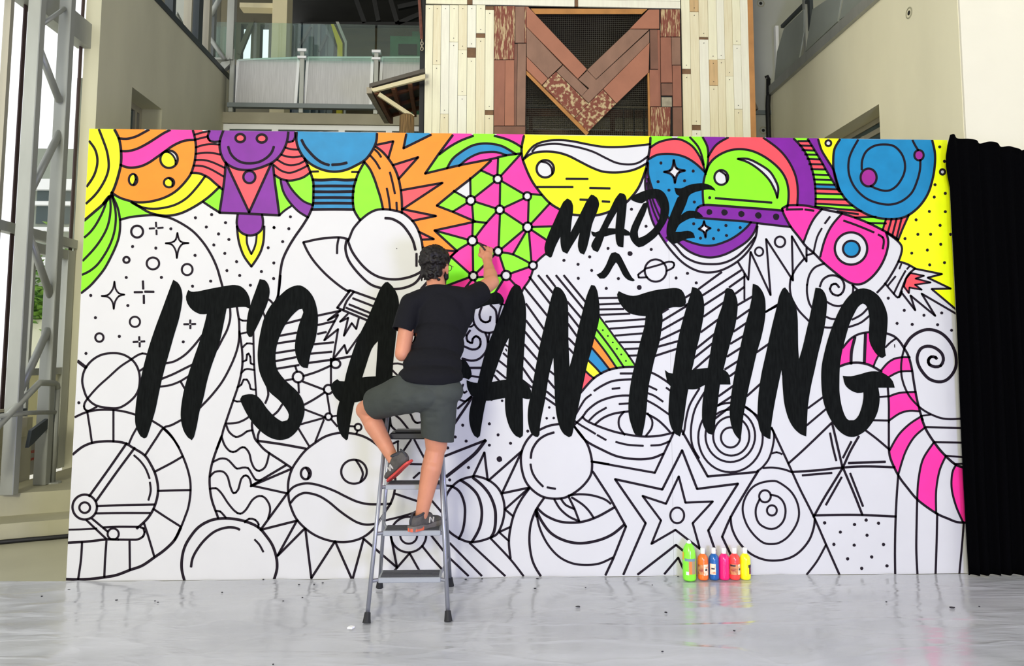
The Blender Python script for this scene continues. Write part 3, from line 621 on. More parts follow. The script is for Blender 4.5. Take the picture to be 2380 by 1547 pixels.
# ---- mural artwork, traced in photo pixels (crop frames of 500x400 px shown at 3.868x) ----
# @ ox oy frame | S/Z smooth open/closed stroke, P/Q straight open/closed, O ring cx,cy rx,ry,
# D dot x,y r | B black lettering shape | G colour polygon | F colour seeds    ('!' = corner)
MURAL = '''
@ 150 280
S 20 450,82 490,165 508,270 508,380 488,480 450,600 405,690 350,750 270,820 180,897
S 18 310,80 345,170 380,270 396,360 395,440 370,520 320,610 265,680 195,746
S 18 222,185 270,250 293,320 295,390 275,470 245,530 200,594
F y 430,300 340,400 240,350
S 18 1155,90 1175,170 1182,250 1175,340 1160,410 1130,490 1060,580 980,650 880,700 760,730 650,735 560,715 490,690 420,645
S 18 485,160 560,165 640,145 700,115 760,82
S 18 505,275 570,275 650,255 740,210 820,160 890,115 950,85
S 18 500,398 560,420 620,423 690,410 760,378 830,330 900,280 970,230 1040,195 1100,178 1175,175
F o 560,110 600,210 650,600
F p 600,340
O 17 940,348 78,78
S 14 895,285 935,284 975,315 998,360 998,395
F y 920,370
O 16 617,531 38,50
S 14 632,485 640,530 620,578
F y 600,535 646,535
O 16 940,558 46,42
S 14 938,518 970,545 968,590
F y 920,560
S 18 600,733 680,780 760,825 850,850 940,855 1040,835 1130,795 1230,735 1310,675 1395,595
S 17 610,737 700,780 790,793 890,785 1000,755 1100,695 1190,600 1265,500
S 18 1135,470 1210,475 1290,510 1350,560 1420,620
S 17 1245,730 1320,780 1400,830
F y 1150,560 1200,680
F g 1330,720
S 17 500,892 590,868 700,855 810,850 900,865 960,880 1060,930 1160,1000 1250,1100 1320,1210 1370,1320 1400,1420 1425,1510
F g 520,780
S 17 425,670 470,760 495,860 500,950 490,1040 465,1120 420,1220 360,1330 290,1420 225,1490 150,1550
S 17 380,715 360,780 330,850 280,940 230,1005 180,1050
S 17 410,690 415,780 405,880 380,970 330,1065 260,1160 165,1260
S 17 430,690 455,790 462,880 450,990 420,1090 370,1190 300,1290 230,1350 160,1385
S 22 350,750 400,685 440,680
F g 280,880 340,960 400,1020 430,1110
S 15 1170,128 1230,110 1300,95
S 15 1172,172 1230,158 1290,143
S 15 1178,242 1250,220 1320,212 1395,216
S 15 1178,300 1260,290 1330,292 1400,306
S 15 1172,355 1250,355 1330,375 1440,425
S 15 1160,405 1240,410 1320,440 1430,503
F r 1200,102 1230,132 1225,195 1250,260 1300,330 1280,390 1300,470
S 17 1305,94 1287,140 1305,180 1350,193 1400,186
F v 1345,140
S 18 1428,90 1400,170 1395,240 1410,310 1445,375 1500,415 1570,440 1660,445 1740,430 1810,405 1877,372 1937,315 1977,250 2002,180 2012,105
F v 1650,290
O 18 1580,158 42,36
O 18 1773,162 44,36
F r 1580,158 1773,162
S 18 1472,235 1490,290 1530,340 1590,375 1660,385 1740,375 1810,340 1860,290 1882,235
S 18 1450,375 1440,500 1425,620 1393,830
S 18 1393,828 1660,838 1930,852
S 18 1868,385 1877,420 1892,560 1912,700 1932,855
P 18 1452,380 1660,825 1857,390
O 17 1662,508 54,55
F r 1550,480
F v 1662,508 1480,700 1830,700
S 17 1557,845 1548,920 1565,980 1610,1020 1670,1033 1730,1018 1775,975 1785,910 1775,845
F v 1670,930
S 17 1550,950 1562,1060 1585,1150 1620,1230 1680,1312! 1730,1240 1770,1160 1790,1070 1795,950
S 15 1638,1030 1640,1100 1660,1160 1680,1200! 1705,1150 1722,1090 1728,1025
F y 1590,1080
D 13 1177,874 1323,845 1448,918 1275,957 1385,1019 1478,1069 1342,1118 1441,1194 1547,1268 1460,1348 1575,1392 1671,1480 956,973 612,1132 821,1146 1174,1212 555,1410 871,1409 1314,1443 1151,1488 1883,962 1831,1143 1882,1280 1770,1357 1880,1420 2031,865 2017,972 1961,1088 1884,962
O 16 653,998 53,53
O 16 557,1252 27,26
O 15 795,1284 56,53
O 15 1103,1339 48,50
P 14 763,971 808,968
P 14 838,966 886,962
P 14 822,915 825,955
P 14 827,985 828,1025
Z 13 1015,1010! 1030,1070 1060,1095 1115,1101! 1060,1110 1025,1160 1010,1235! 1000,1170 965,1115 910,1103! 965,1095 1000,1070
@ 150 640
Z 13 449,55! 460,120 490,160 538,172! 490,185 455,235 443,300! 432,240 395,195 335,184! 390,175 435,120
P 16 705,50 708,120
P 16 713,178 714,250
P 16 628,150 700,149
P 16 722,145 803,146
P 15 1131,400 1130,430
P 15 1132,446 1131,476
P 15 1074,438 1115,437
P 15 1145,436 1178,435
P 15 672,550 673,582
P 15 676,604 676,640
P 15 618,598 660,595
P 15 688,593 721,591
D 13 236,179 570,270 278,379 493,547 1068,596 193,700 129,1143
O 14 633,416 46,46
O 15 314,557 37,38
B 978,38! 1015,60 1045,105 1060,175 1055,260 1030,390 985,540 940,700 895,860 855,1030 820,1200 785,1320 760,1400 738,1455 715,1463 685,1445 650,1380 635,1310 637,1220 650,1100 675,980 710,820 760,640 820,460 880,300 935,150
B 1113,130! 1140,145 1200,142 1330,115 1460,92 1530,85 1590,100 1640,150 1668,220 1668,300! 1630,283 1550,285 1458,297! 1430,440 1400,580 1370,680 1320,820 1280,960 1250,1100 1215,1220 1190,1350 1165,1450 1145,1480! 1110,1455 1070,1390 1048,1300 1047,1200 1070,1050 1110,900 1160,750 1215,590 1260,430 1280,345! 1220,347 1150,310 1105,250 1092,190
B 1755,32! 1800,40 1835,85 1845,150 1830,230 1800,310 1750,420 1705,510 1685,550 1660,553 1640,520 1637,450 1650,340 1680,240 1720,130
Z 16 450,697 540,715 620,770 665,850 677,940 660,1040 600,1120 500,1185 400,1190 280,1165 205,1100 170,1010 160,930 185,840 250,760 340,710
S 15 745,708 700,700 650,720 590,760 500,820 400,910 300,1000 220,1090 180,1150 180,1195 215,1215 290,1180
S 15 730,820 680,855
P 24 120,770 195,828
S 16 915,788 990,770 1080,715 1160,635 1240,535
S 16 875,928 980,885 1070,840 1155,798
S 15 860,998 950,985 1040,950 1125,898
S 15 1045,955 1080,1015
S 16 1488,285 1490,380 1465,480 1420,570 1370,665
S 16 1215,1190 1320,1080 1420,950 1500,800 1550,670 1570,560 1570,420 1560,350 1550,285
S 16 1572,500 1595,660 1600,780 1590,870 1565,980 1525,1100 1480,1230 1430,1380 1414,1440 1370,1560
S 14 1698,500 1700,640 1705,800 1715,950 1725,1090
S 14 1570,390 1600,405 1645,405
S 14 1585,522 1645,510
S 14 1603,645 1640,610 1692,615
S 14 1603,775 1635,760 1640,710 1655,700 1670,730 1675,790 1702,800
S 14 1588,880 1620,845 1660,840 1708,850
S 14 1553,1005 1590,980 1610,935 1640,935 1665,980 1675,1020 1718,1025
S 14 1515,1120 1550,1132 1585,1130
S 16 1830,212 1855,230 1885,268
S 14 1785,330 1798,360 1803,385
S 15 1448,1330 1540,1325 1610,1300 1660,1268
S 16 95,1272 190,1230 300,1208 440,1208 550,1225 645,1252
S 16 780,1300 890,1370 960,1440 1030,1547
S 16 1050,1298 960,1345 890,1370 820,1470 725,1615
S 15 205,1225 225,1350 247,1505
S 15 440,1210 440,1495
S 15 650,1370 610,1440 580,1510
@ 150 980
S 18 75,292 160,225 250,188 350,175 440,175 540,190 620,235 720,300 780,390 820,480 840,580 835,670 805,770 760,850 710,905 650,957
S 16 890,60 960,130 1010,200 1060,300 1105,420 1130,530 1132,640 1115,760 1085,850 1045,950 990,1060
S 20 1045,950 990,1060 900,1150 810,1215 700,1290 590,1330 470,1375 360,1395 240,1410 120,1415 0,1412
S 16 1065,308 960,370 812,447
S 16 840,620 980,615 1135,612
S 16 800,782 910,855 1047,942
S 16 715,910 760,1050 808,1212
S 16 585,1070 588,1330
S 16 377,1070 365,1240 358,1393
S 16 158,1080 148,1240 123,1413
S 17 560,190 400,420 222,668
S 17 632,232 470,450 283,713
O 17 182,765 110,112
O 16 182,770 48,47
S 16 292,757 500,748 808,742
S 16 282,822 500,818 768,818
S 16 247,868 340,945 388,985
S 16 197,882 290,970 375,1050
O 15 438,1007 50,50
S 14 30,968 150,965 290,958
S 16 350,948 480,942 665,943
S 16 485,1057 600,1058 660,1055 705,1030 720,990 710,955 680,945
S 18 28,1085 200,1075 385,1055 485,1057
S 15 625,300 680,350 730,420 765,508
S 15 768,542 775,620 755,702
S 20 1077,1422 1055,1330 1055,1240 1075,1140 1120,1050 1200,950 1300,890 1400,868 1510,870 1630,895 1740,945 1810,1020 1870,1110 1905,1220 1910,1320 1885,1412
S 18 1138,1302 1150,1230 1190,1150 1260,1060 1350,985 1450,950 1530,950 1573,967
S 15 1710,1058 1750,1100 1787,1167
S 15 1358,800 1400,805 1452,862
S 15 1618,902 1660,870 1715,880 1745,920 1740,952
S 17 1414,125 1370,240 1325,380 1305,500 1310,620 1330,720 1370,830 1382,865
S 15 1455,30 1480,90 1540,135 1600,115 1640,85 1690,75
S 15 1415,140 1440,210 1490,265 1540,265 1580,235 1620,230 1660,280 1680,360 1710,420 1750,440 1800,410 1825,350 1840,275
S 15 1335,360 1400,330 1460,335 1500,370 1550,420 1600,410 1650,415 1680,460 1720,520 1770,522
S 15 1305,495 1350,450 1420,445 1465,490 1490,580 1520,640 1560,610 1590,510 1630,480 1665,510 1680,575
S 15 1305,602 1360,595 1410,640 1470,730 1530,800 1580,825 1630,790 1690,700 1750,665 1800,680 1840,740 1848,800 1830,870
@ 550 280
S 16 525,108 525,150 505,185 465,195
F v 495,150
S 18 540,108 537,180 560,260 610,340 680,400 780,445 880,460 980,445 1080,400 1160,350 1220,270 1255,190 1262,118
F b 880,250
S 20 585,175 620,240 700,330 770,380 830,400
S 20 858,398 930,393 990,380
S 15 437,243 490,258 553,262
S 15 400,308 460,325 520,330 585,320
S 15 365,352 430,390 490,402 560,390 612,362
S 15 335,400 400,450 480,470 570,440 645,402
S 17 340,488 400,525 480,540 560,525 610,505 665,465
F r 490,225 490,290 480,362 480,435 470,505
S 18 610,340 650,430 675,500 690,560 690,660 685,760 660,830 640,870 590,950 520,1050 460,1150 415,1250 395,1350 385,1450 372,1600
S 18 1150,370 1095,470 1070,540 1050,620 1045,720 1055,800 1080,850 1112,898
S 21 680,532 770,535 880,529 980,535 1078,531
F y 880,500
P 16 670,460 735,457
P 16 1035,463 1095,463
S 20 686,590 860,588 1060,590
S 20 690,640 870,641 1055,638
S 20 690,693 870,692 1050,694
S 20 688,743 870,742 1050,744
S 20 675,800 870,798 1055,800
F b 870,560 870,615 870,667 870,718 870,770
S 16 395,530 410,610 440,680 490,750 560,820 645,872
S 16 448,538 490,610 550,680 610,730 690,762
F v 460,650
F g 600,620 380,700
S 15 383,853 430,810 492,768
S 18 1150,375 1200,440 1240,530 1270,620 1295,700 1317,800
F g 1180,650
S 18 1250,235 1310,280 1370,350 1420,430 1455,520 1475,620 1485,720 1487,830
F o 1330,450
S 16 1243,262 1275,292 1298,328
S 16 1203,316 1250,370 1288,434
S 16 1378,465 1400,550 1423,657
S 16 1350,610 1368,700 1380,802
S 16 1437,735 1441,806
P 17 1262,218 1408,187 1365,335
P 17 1403,402 1632,330 1455,527
P 17 1478,627 1850,560 1492,797
P 17 1485,795 1792,858 1575,902
P 17 1635,998 1772,1065 1672,1070
P 17 1672,1143 1800,1160 1975,1175 1925,1222 1672,1330
F r 1350,250 1480,430 1600,650 1600,850 1690,1045 1720,1185
P 17 1525,125 1500,250 1748,128
F b 1570,180
F o 1600,470
S 17 1112,895 1180,840 1250,805 1320,797 1400,805 1490,830 1570,890 1620,960 1655,1050 1672,1140 1675,1240 1668,1350
S 17 1112,895 1050,970 1020,1040 1003,1082
S 18 1000,1080 1040,1180 1120,1290 1210,1370 1310,1415 1430,1427 1540,1410 1620,1380 1672,1348
S 19 1335,877 1400,885 1480,930 1540,1000 1585,1080 1607,1162
P 17 1617,1195 1617,1308
D 4 1440,1150
S 18 988,1080 978,1150 1000,1240 1050,1320 1130,1410 1210,1475 1300,1505 1400,1515 1500,1505 1590,1470 1640,1420 1672,1355
S 17 1005,1068 930,1050 820,1055 720,1068 600,1095! 640,1180 700,1270 790,1370 880,1450 960,1510 1015,1540
S 16 918,1055 905,1120 903,1195
P 19 1725,1440 1660,1512
@ 550 640
P 17 1000,138 1020,133 1255,217
P 17 1020,133 905,290 1172,402
S 16 1055,145 990,230 960,308
P 16 1045,205 1228,275
P 16 1012,260 1204,338
P 16 985,290 1188,372
P 16 730,360 935,316
P 15 930,318 820,402 912,355 788,582 912,482 868,748
P 15 1000,345 930,415 1003,380 965,540 1035,428 1075,480 1098,385
P 15 865,755 970,625 990,700 1115,525
P 16 730,445 882,410
P 16 728,525 805,508
P 16 698,618 872,600
P 16 668,702 855,685
P 17 642,786 860,756 1040,725
P 16 440,432 580,395
P 16 383,542 537,514
P 16 362,610 527,585
P 16 348,697 522,670
P 16 348,770 532,734
P 16 358,838 560,804
O 16 553,912 48,48
O 16 890,793 42,38
O 16 825,1023 40,40
O 15 826,1268 30,30
O 15 1092,1362 30,30
P 15 527,815 545,868
P 15 440,942 508,930
S 16 600,903 720,865 850,808
P 16 595,953 785,1025
P 15 555,958 560,1055
P 15 848,745 848,985
S 16 795,1048 700,1110 610,1160
P 15 812,1060 840,1240
P 15 610,1203 800,1275
P 15 575,1337 800,1275
P 15 553,1370 650,1530
P 15 785,1295 708,1492
P 15 848,1288 905,1355
P 14 855,1265 905,1260
P 14 1005,1352 1062,1356
P 14 1090,1390 1075,1422
B 545,88 600,100 660,150 705,230 730,350 728,460 705,590 670,690 650,780 640,832! 600,828 560,790 530,700 525,620 545,500 575,400 600,330 590,300 560,305 500,360 440,440 390,540 360,640 350,740 365,840 420,920 480,980 545,1040 595,1120 612,1210 590,1310 540,1400 470,1460 390,1478 310,1460 230,1410 150,1330 90,1240 50,1160 32,1110 50,1080 110,1065 175,1075 230,1130 270,1190 340,1265 410,1310 455,1300 470,1250 440,1190 380,1120 300,1050 250,970 205,860 190,740 195,630 215,510 245,390 300,280 370,200 460,120
S 16 275,995 285,1070 258,1147
S 16 410,1158 370,1220 320,1262
S 15 395,0 385,110 365,200 333,262
B 1335,62! 1290,120 1230,260 1170,400 1110,520 1060,640 1020,760 985,880 970,950 925,1130 905,1210 900,1290 915,1380 950,1450 985,1480 1000,1470! 1020,1340 1040,1230 1060,1140 1130,915 1160,820 1215,660 1270,590! 1400,300! 1385,80
B 1335,62! 1385,80 1430,140 1455,210 1460,300 1445,440 1425,620 1408,780 1400,920 1395,1040 1390,1200 1385,1330 1365,1440! 1320,1430 1270,1340 1250,1230 1245,1100 1250,905 1260,750 1270,590! 1250,300!
B 905,930! 925,948 970,950 1130,915 1250,905 1400,900 1500,900! 1480,1000 1400,1060 1250,1090 1060,1140 925,1130 890,1100 860,1050 845,1000 870,955
S 15 1380,1285 1390,1350 1432,1392
S 15 1415,1248 1470,1290 1545,1382
S 15 1435,1215 1510,1210 1560,1240 1590,1300 1625,1325 1680,1308
S 15 1590,1170 1620,1210 1680,1242
S 14 1400,795 1450,790 1550,815
S 14 1400,850 1440,890 1500,930
P 15 1460,270 1500,290
S 14 1560,680 1590,655 1640,640
@ 550 980
S 17 140,0 140,60 165,150 190,182 240,240 300,285 400,350 492,412
S 16 207,80 192,120 190,185
S 18 190,170 400,200 622,240
Z 17 910,100 800,130 710,185 620,255 550,340 495,430 465,540 465,650 480,740 530,860 610,950 710,1020 830,1065 960,1080 1080,1060 1170,1015 1240,950 1290,880 1340,800 1390,720 1420,620 1425,500 1390,380 1320,270 1260,205 1190,155 1110,120 1010,100
O 17 622,463 44,52
S 15 622,412 650,460 638,513
O 16 1055,447 115,108
S 16 1072,342 1115,410 1135,470 1112,538
S 17 465,632 510,585 580,558 660,553 760,575 880,620 980,670 1080,715 1180,738 1290,740 1388,735
S 17 485,728 530,675 590,642 650,640 740,665 830,720 920,795 1010,860 1090,905 1170,923 1250,915
P 17 445,388 128,577 485,425
P 16 128,570 455,642
P 17 460,635 215,970 552,885
P 17 543,885 368,1203 615,955
P 17 618,960 672,1403 885,1072 1032,1403
P 17 1045,1403 1142,1050 1442,1308 1388,1030
O 16 1545,1012 160,160
O 15 1547,1020 76,74
S 15 1335,885 1460,855 1590,818
P 16 1418,1338 1555,1180 1642,1335
P 16 1668,1115 1760,1230 1857,1335
P 16 1750,1020 1865,1165
P 16 1735,685 1858,828
P 16 1425,645 1625,712
P 15 1405,195 1455,172
P 12 1450,180 1450,275
P 15 1567,160 1480,290
S 15 1598,160 1640,240 1695,340
P 15 1555,378 1695,382
P 15 1590,505 1645,455
@ 950 280
O 16 800,525 37,38
O 16 558,718 40,40
O 16 818,802 37,38
O 16 1065,680 35,36
O 16 1068,958 40,42
O 16 572,1080 42,42
O 16 803,1175 36,38
O 16 580,1397 37,38
O 16 875,1392 42,42
O 15 1117,1302 36,36
P 16 803,342 797,490
P 16 828,497 1008,300
P 16 768,502 648,447
P 16 836,545 1036,662
P 16 822,562 818,765
P 16 770,550 590,692
P 16 553,515 556,680
P 16 524,700 402,632
P 16 524,740 395,820
P 16 596,730 785,790
P 16 570,757 582,910
P 16 852,785 1035,700
P 16 852,820 1034,940
P 16 820,838 808,1140
S 16 785,825 690,930 598,1050
P 16 1098,660 1195,670
P 16 1078,714 1072,920
P 16 1098,930 1272,740
P 16 1106,957 1310,950
P 16 1102,982 1245,1078
P 16 1080,998 1103,1268
P 16 1055,998 938,1200
P 16 1036,982 835,1152
S 16 838,1185 940,1205 1090,1282
P 16 817,1212 862,1352
P 16 612,1095 768,1165
P 16 532,1070 232,988
P 16 572,1040 576,908
S 16 538,1105 440,1165 378,1225
P 16 575,1120 579,1360
P 16 608,1370 775,1202
P 16 378,1222 548,1375
P 16 615,1408 835,1392
S 16 545,1408 460,1440 330,1488
P 16 565,1432 455,1575
P 16 592,1432 668,1610
S 16 1142,1278 1185,1235 1240,1190
P 16 914,1375 1085,1315
P 17 852,1428 770,1560
P 16 908,1425 985,1505
P 18 740,360 650,445 560,520 405,640 252,765
P 17 252,765 400,822 600,908 700,920
P 17 600,908 232,988 437,1175
S 18 1035,143 1015,240 1020,330 1050,420 1100,530 1160,620 1260,735 1360,800 1450,840 1550,852 1650,855 1757,835 1890,780 1977,715 2067,600 2127,450 2147,360 2167,250 2172,155
P 18 148,477 270,300 395,132
S 17 275,305 370,235 470,180 580,138
S 17 770,138 870,165 950,200 1018,243
S 17 343,432 390,350 460,290 560,230 650,208 750,210 850,235 965,303
S 16 450,410 530,345 620,300 700,285 790,285 878,312
S 17 145,477 340,430 470,400 620,370 750,345 870,315 1012,295
F p 400,190 960,165 680,330
F g 300,370
F b 500,300
F p 740,410 950,520 490,590 480,810 730,680 970,790 1220,850 1150,1100 720,1000 450,980 480,1220 930,1130 800,1300 490,1465 575,1480 1000,1400 880,1500
F g 890,370 640,560 390,730 670,840 900,640 1130,780 1190,1000 920,950 605,960 420,1060 640,1200 1040,1130 950,1280 440,1380 720,1440
S 16 378,1222 350,1300 335,1400 330,1488 400,1530 520,1580 680,1600 800,1585
S 16 1117,1340 1085,1430 1030,1510 1010,1560
S 16 1040,335 1090,260 1150,212 1250,182 1370,176 1480,188 1600,212 1740,235 1880,238 2030,228 2170,212
S 15 1110,278 1150,235 1230,215 1330,210 1440,225 1560,250 1667,285 1767,335 1867,380 1977,395 2067,378 2150,322
S 17 1025,355 1100,300 1200,280 1320,285 1430,315 1540,370 1650,425 1750,460 1877,467 1997,450 2077,420 2147,380
F y 1700,180 1500,650
O 17 1227,434 78,78
S 15 1190,368 1250,385 1285,430 1290,485
P 17 1415,523 1610,524
P 17 1155,598 1475,598
P 17 1628,606 1808,610
P 17 1540,710 1640,714
P 17 1740,726 1805,730
D 13 1395,1256 1522,1292 1524,1418
B 1425,700! 1460,720 1478,780 1460,850 1420,930 1370,1030 1320,1130 1285,1225 1270,1232! 1235,1210 1220,1160 1225,1110 1255,1020 1300,920 1345,820 1390,730
B 1425,700! 1470,740 1478,800 1465,900 1455,1005! 1530,860 1600,720 1640,665! 1680,700 1600,880 1530,1020 1470,1120 1425,1197! 1385,1180 1365,1110 1365,1000 1385,880 1400,780
B 1640,665! 1690,690 1712,750 1690,830 1650,930 1625,1050 1600,1150 1575,1205! 1540,1190 1520,1130 1530,1040 1560,920 1600,800
@ 950 640
B 790,148 830,172 855,215 853,245 800,255 700,268 600,305 480,350 330,370 230,330 200,270 230,230 300,240 450,220 600,205 680,190 740,160
B 490,750 530,790 560,850 565,910 540,935 500,920 400,940 300,960 300,820 420,790
B 330,300! 480,300! 440,600 380,900 320,1200 270,1400! 200,1350 190,1200 230,900 290,550
P 14 850,225 822,300 780,480
P 14 820,255 858,262
F p 838,270
B 965,75! 925,110 880,210 830,340 770,480 715,610 680,720 650,830 620,960 580,1080 550,1200 543,1290 560,1380 590,1440 620,1460 640,1440! 660,1310 690,1150 740,980 800,800 860,640 900,560! 1000,300! 990,90
B 965,75! 1000,95 1030,170 1050,260 1055,380 1045,550 1035,720 1025,900 1025,1100 1028,1300 1025,1440 1000,1460 960,1440 910,1370 875,1260 865,1130 875,950 885,750 900,560! 900,300!
B 520,940! 560,955 620,965 750,955 870,935 1020,935 1070,975 1100,1035! 1085,1110 1020,1100 870,1100 700,1125 580,1090 545,1050 525,1000
B 1315,98! 1300,130 1270,240 1220,450 1180,620 1140,830 1100,1050 1075,1180 1070,1280 1085,1380 1115,1435 1160,1452 1175,1430! 1185,1320 1225,1120 1260,900 1300,740! 1400,500! 1350,105
B 1315,98! 1365,115 1410,180 1430,260 1435,400 1435,560 1440,700 1445,820! 1480,1000! 1480,1380! 1440,1453 1400,1430 1360,1370 1330,1260 1315,1130 1310,1000 1305,860 1300,740 1290,400!
B 1640,85! 1670,90 1695,140 1712,250 1715,340 1705,430 1670,560 1640,680 1610,780 1580,920 1550,1060 1525,1180 1500,1290 1480,1380 1465,1440 1440,1453! 1380,1100! 1445,820! 1475,710 1520,490 1560,330 1600,180
S 16 583,325 580,400 605,460 660,505 730,515 775,500
S 16 655,285 635,350 650,400 690,420 730,405 735,368
S 16 735,265 780,310 790,370 790,425
S 14 525,415 560,385 582,395
S 14 522,460 560,460 588,440
S 16 552,493 520,540 530,590 570,605 575,570 605,545 640,570 645,620 620,655 570,665 495,635
S 16 480,745 560,765 630,750 690,690 710,620 705,560 688,515
S 14 725,520 712,600
P 18 550,830 655,830
P 15 555,903 635,912
S 14 490,978 475,1030 500,1055 522,1040
S 15 450,1110 510,1130 560,1090
P 16 565,1085 440,1195
S 18 570,1095 480,1230 395,1355
P 16 1395,0 1595,245
P 16 1325,0 1580,312
P 16 1240,0 1315,97
P 16 1165,0 1305,168
P 16 1085,12 1280,265
P 16 1040,108 1250,367
P 16 1055,255 1220,488
P 16 1055,405 1195,583
P 16 1045,505 1175,663
P 16 1040,620 1160,758
P 16 1030,735 1140,863
P 16 1020,825 1115,960
P 16 1015,935 1105,1005
P 16 1425,235 1555,388
P 16 1430,335 1535,470
P 16 1432,435 1515,550
P 16 1437,565 1505,635
P 15 1440,655 1485,705
P 15 1270,860 1312,893
P 16 1250,940 1312,1012
P 16 1240,1042 1312,1102
P 16 1230,1100 1320,1163
P 13 868,622 892,640
P 15 850,698 888,732
P 15 815,768 883,822
P 15 790,853 873,922
P 15 770,898 812,945
P 10 872,660 880,678
@ 1350 640
S 14 162,362 250,480 330,590 400,680 492,812
S 15 143,487 230,600 310,710 385,822
S 15 122,555 225,690 325,835
S 15 100,652 180,745 262,850
S 15 66,762 130,825 184,885
S 15 42,858 75,890 120,925
S 17 -57,1107 0,1050 60,980 120,920 190,875 260,845 330,830 400,822 485,820
F g 250,560 220,640
F o 205,720
F b 150,780
F y 110,855
F r 62,920
D 8 197,491 243,543 287,601 324,658 363,709 405,767
B 340,140! 380,160 440,180 500,180 580,155 680,130 800,115 860,113 905,130 935,180 945,240 935,270 900,285 830,285 760,305 730,330! 735,400 725,480 710,580 690,660 660,760 640,850 615,960 600,1080 590,1200 575,1320 550,1440! 490,1430 455,1350 430,1250 428,1140 440,1020 460,900 485,800 510,690 540,570 570,460 582,365! 520,360 440,340 380,290 340,230 325,170
B 1000,103! 1045,115 1085,155 1105,230 1108,320 1090,440 1065,560 1035,680 1010,800 985,900 970,1000 955,1080 940,1180 925,1290 905,1400 890,1447! 850,1425 810,1360 788,1260 790,1150 800,1030 825,880 845,740 865,620 895,480 930,350 965,230 990,150
B 755,848! 790,875 825,880 900,870 1010,845 1140,830 1240,835 1300,855 1335,900 1345,980! 1250,980 1110,985 1060,1015 970,1022 800,990 770,930
B 1320,112! 1300,120 1295,160 1270,270 1235,370 1210,460 1185,560 1165,680 1140,830 1115,980 1100,1080 1090,1180 1090,1300 1110,1370 1145,1420 1180,1430! 1200,1400 1210,1300 1230,1150 1250,980 1280,850 1310,730 1350,580 1385,460 1405,340 1408,240 1385,160 1355,120
B 1545,75! 1590,90 1630,140 1655,210 1660,310 1650,420 1620,560 1580,700 1545,850 1510,1000 1480,1150 1455,1300 1440,1440 1425,1475! 1380,1420 1350,1340 1337,1240 1345,1120 1365,980 1390,840 1420,700 1450,560 1480,430 1510,320 1535,200 1540,130
P 15 162,203 330,200
P 15 165,260 350,252
P 15 165,305 385,300
P 15 165,353 440,343
P 15 222,415 585,392
P 15 262,478 575,455
P 15 308,540 555,520
P 15 348,600 540,598
P 15 398,660 520,655
P 15 430,720 510,718
P 15 728,335 785,300
P 16 730,408 965,265
P 16 720,493 935,372
P 16 700,583 900,488
P 16 685,642 880,588
P 16 665,723 865,658
P 16 942,197 1000,160
P 16 935,272 975,248
P 16 1060,120 1265,-30
P 16 1095,178 1440,-47
P 16 1105,268 1305,138
P 16 1335,105 1470,10
P 16 1105,368 1290,238
P 16 1080,508 1245,387
P 16 1035,658 1200,526
P 16 1015,743 1180,612
P 16 1015,848 1165,716
P 16 1390,162 1465,105
P 16 1405,268 1540,190
P 16 1400,388 1515,308
P 16 1375,503 1485,428
P 16 1345,613 1455,547
P 16 1315,728 1435,652
P 16 1295,843 1415,767
P 16 1340,903 1390,867
P 16 1240,1083 1375,987
P 16 1230,1168 1355,1087
P 16 1210,1283 1345,1177
P 14 1470,-15 1470,215
P 16 1660,328 1768,262
P 16 1583,688 1688,615
P 16 1493,1083 1618,970
O 15 1345,1455 86,90
O 15 1352,1443 163,175
O 15 1343,1440 223,235
O 15 1345,1455 290,312
S 15 1110,1050 1030,1190 995,1330 990,1450 1010,1550 1062,1640
S 15 1480,1185 1600,1270 1690,1350 1735,1420 1725,1535 1690,1645 1630,1725 1585,1757
S 15 915,1430 930,1390 945,1290 980,1160 1065,1015
S 16 625,868 700,905 805,975
P 16 355,880 475,880
S 16 120,1035 200,985 300,945 465,932
P 15 282,1018 350,1010
P 15 600,988 682,1027
P 15 768,1008 805,1035
S 15 -47,1250 0,1170 40,1110 92,1070
S 16 -57,1340 15,1270 60,1210 150,1140 250,1100 350,1080 440,1078
P 15 345,1155 435,1148
S 15 595,1055 660,1080 737,1132
S 15 585,1118 680,1170 792,1248
S 15 75,1302 140,1240 228,1188
S 16 128,1337 200,1280 300,1240 435,1220
S 16 575,1233 680,1290 750,1350 800,1405
S 15 390,1222 345,1280 345,1360 395,1432
S 15 600,1238 640,1300 635,1370 585,1440
S 16 15,1270 60,1310 200,1370 350,1415 540,1445 700,1440 835,1410
@ 1350 980
S 15 -57,-10 0,30 60,65 130,107
S 15 148,118 225,162
S 15 315,180 420,205 560,215
S 15 630,212 720,205 800,172
S 17 -62,35 0,120 60,180 180,245 330,310 500,335 640,325 742,285
P 16 105,357 665,457 840,85
P 17 903,70 1140,490 1580,450
S 17 1595,440 1490,610 1350,850 1270,1032! 1360,1220
P 17 108,447 260,680 405,940 290,1230 222,1375
P 17 383,1370 582,910 308,515 732,607 910,255 1045,602 1412,555 1145,975 1207,1155
P 17 512,1370 855,1105 935,1170
Q 16 880,490 765,735 555,665 720,885 635,1095 850,970 1070,1140 1005,910 1185,715 940,725
O 15 866,840 62,70
P 16 752,1365 875,1220 920,1320
S 16 1345,850 1360,960 1420,1080 1520,1180 1640,1235 1760,1245 1880,1220 1973,1160 2053,1060 2093,950 2103,870
Z 15 1720,530 1783,545 1883,620 1943,720 1961,830 1933,930 1863,1030 1783,1085 1713,1097 1640,1085 1560,1020 1490,920 1455,800 1470,700 1530,600 1610,550
S 15 1608,692 1575,770 1575,850 1610,920 1690,960 1760,950 1820,890 1840,800 1820,720 1770,670 1705,655
O 15 1655,668 52,54
O 15 1717,795 44,46
S 15 1640,415 1720,410 1820,425 1893,450
S 14 1720,284 1760,272 1808,290
@ 1780 980
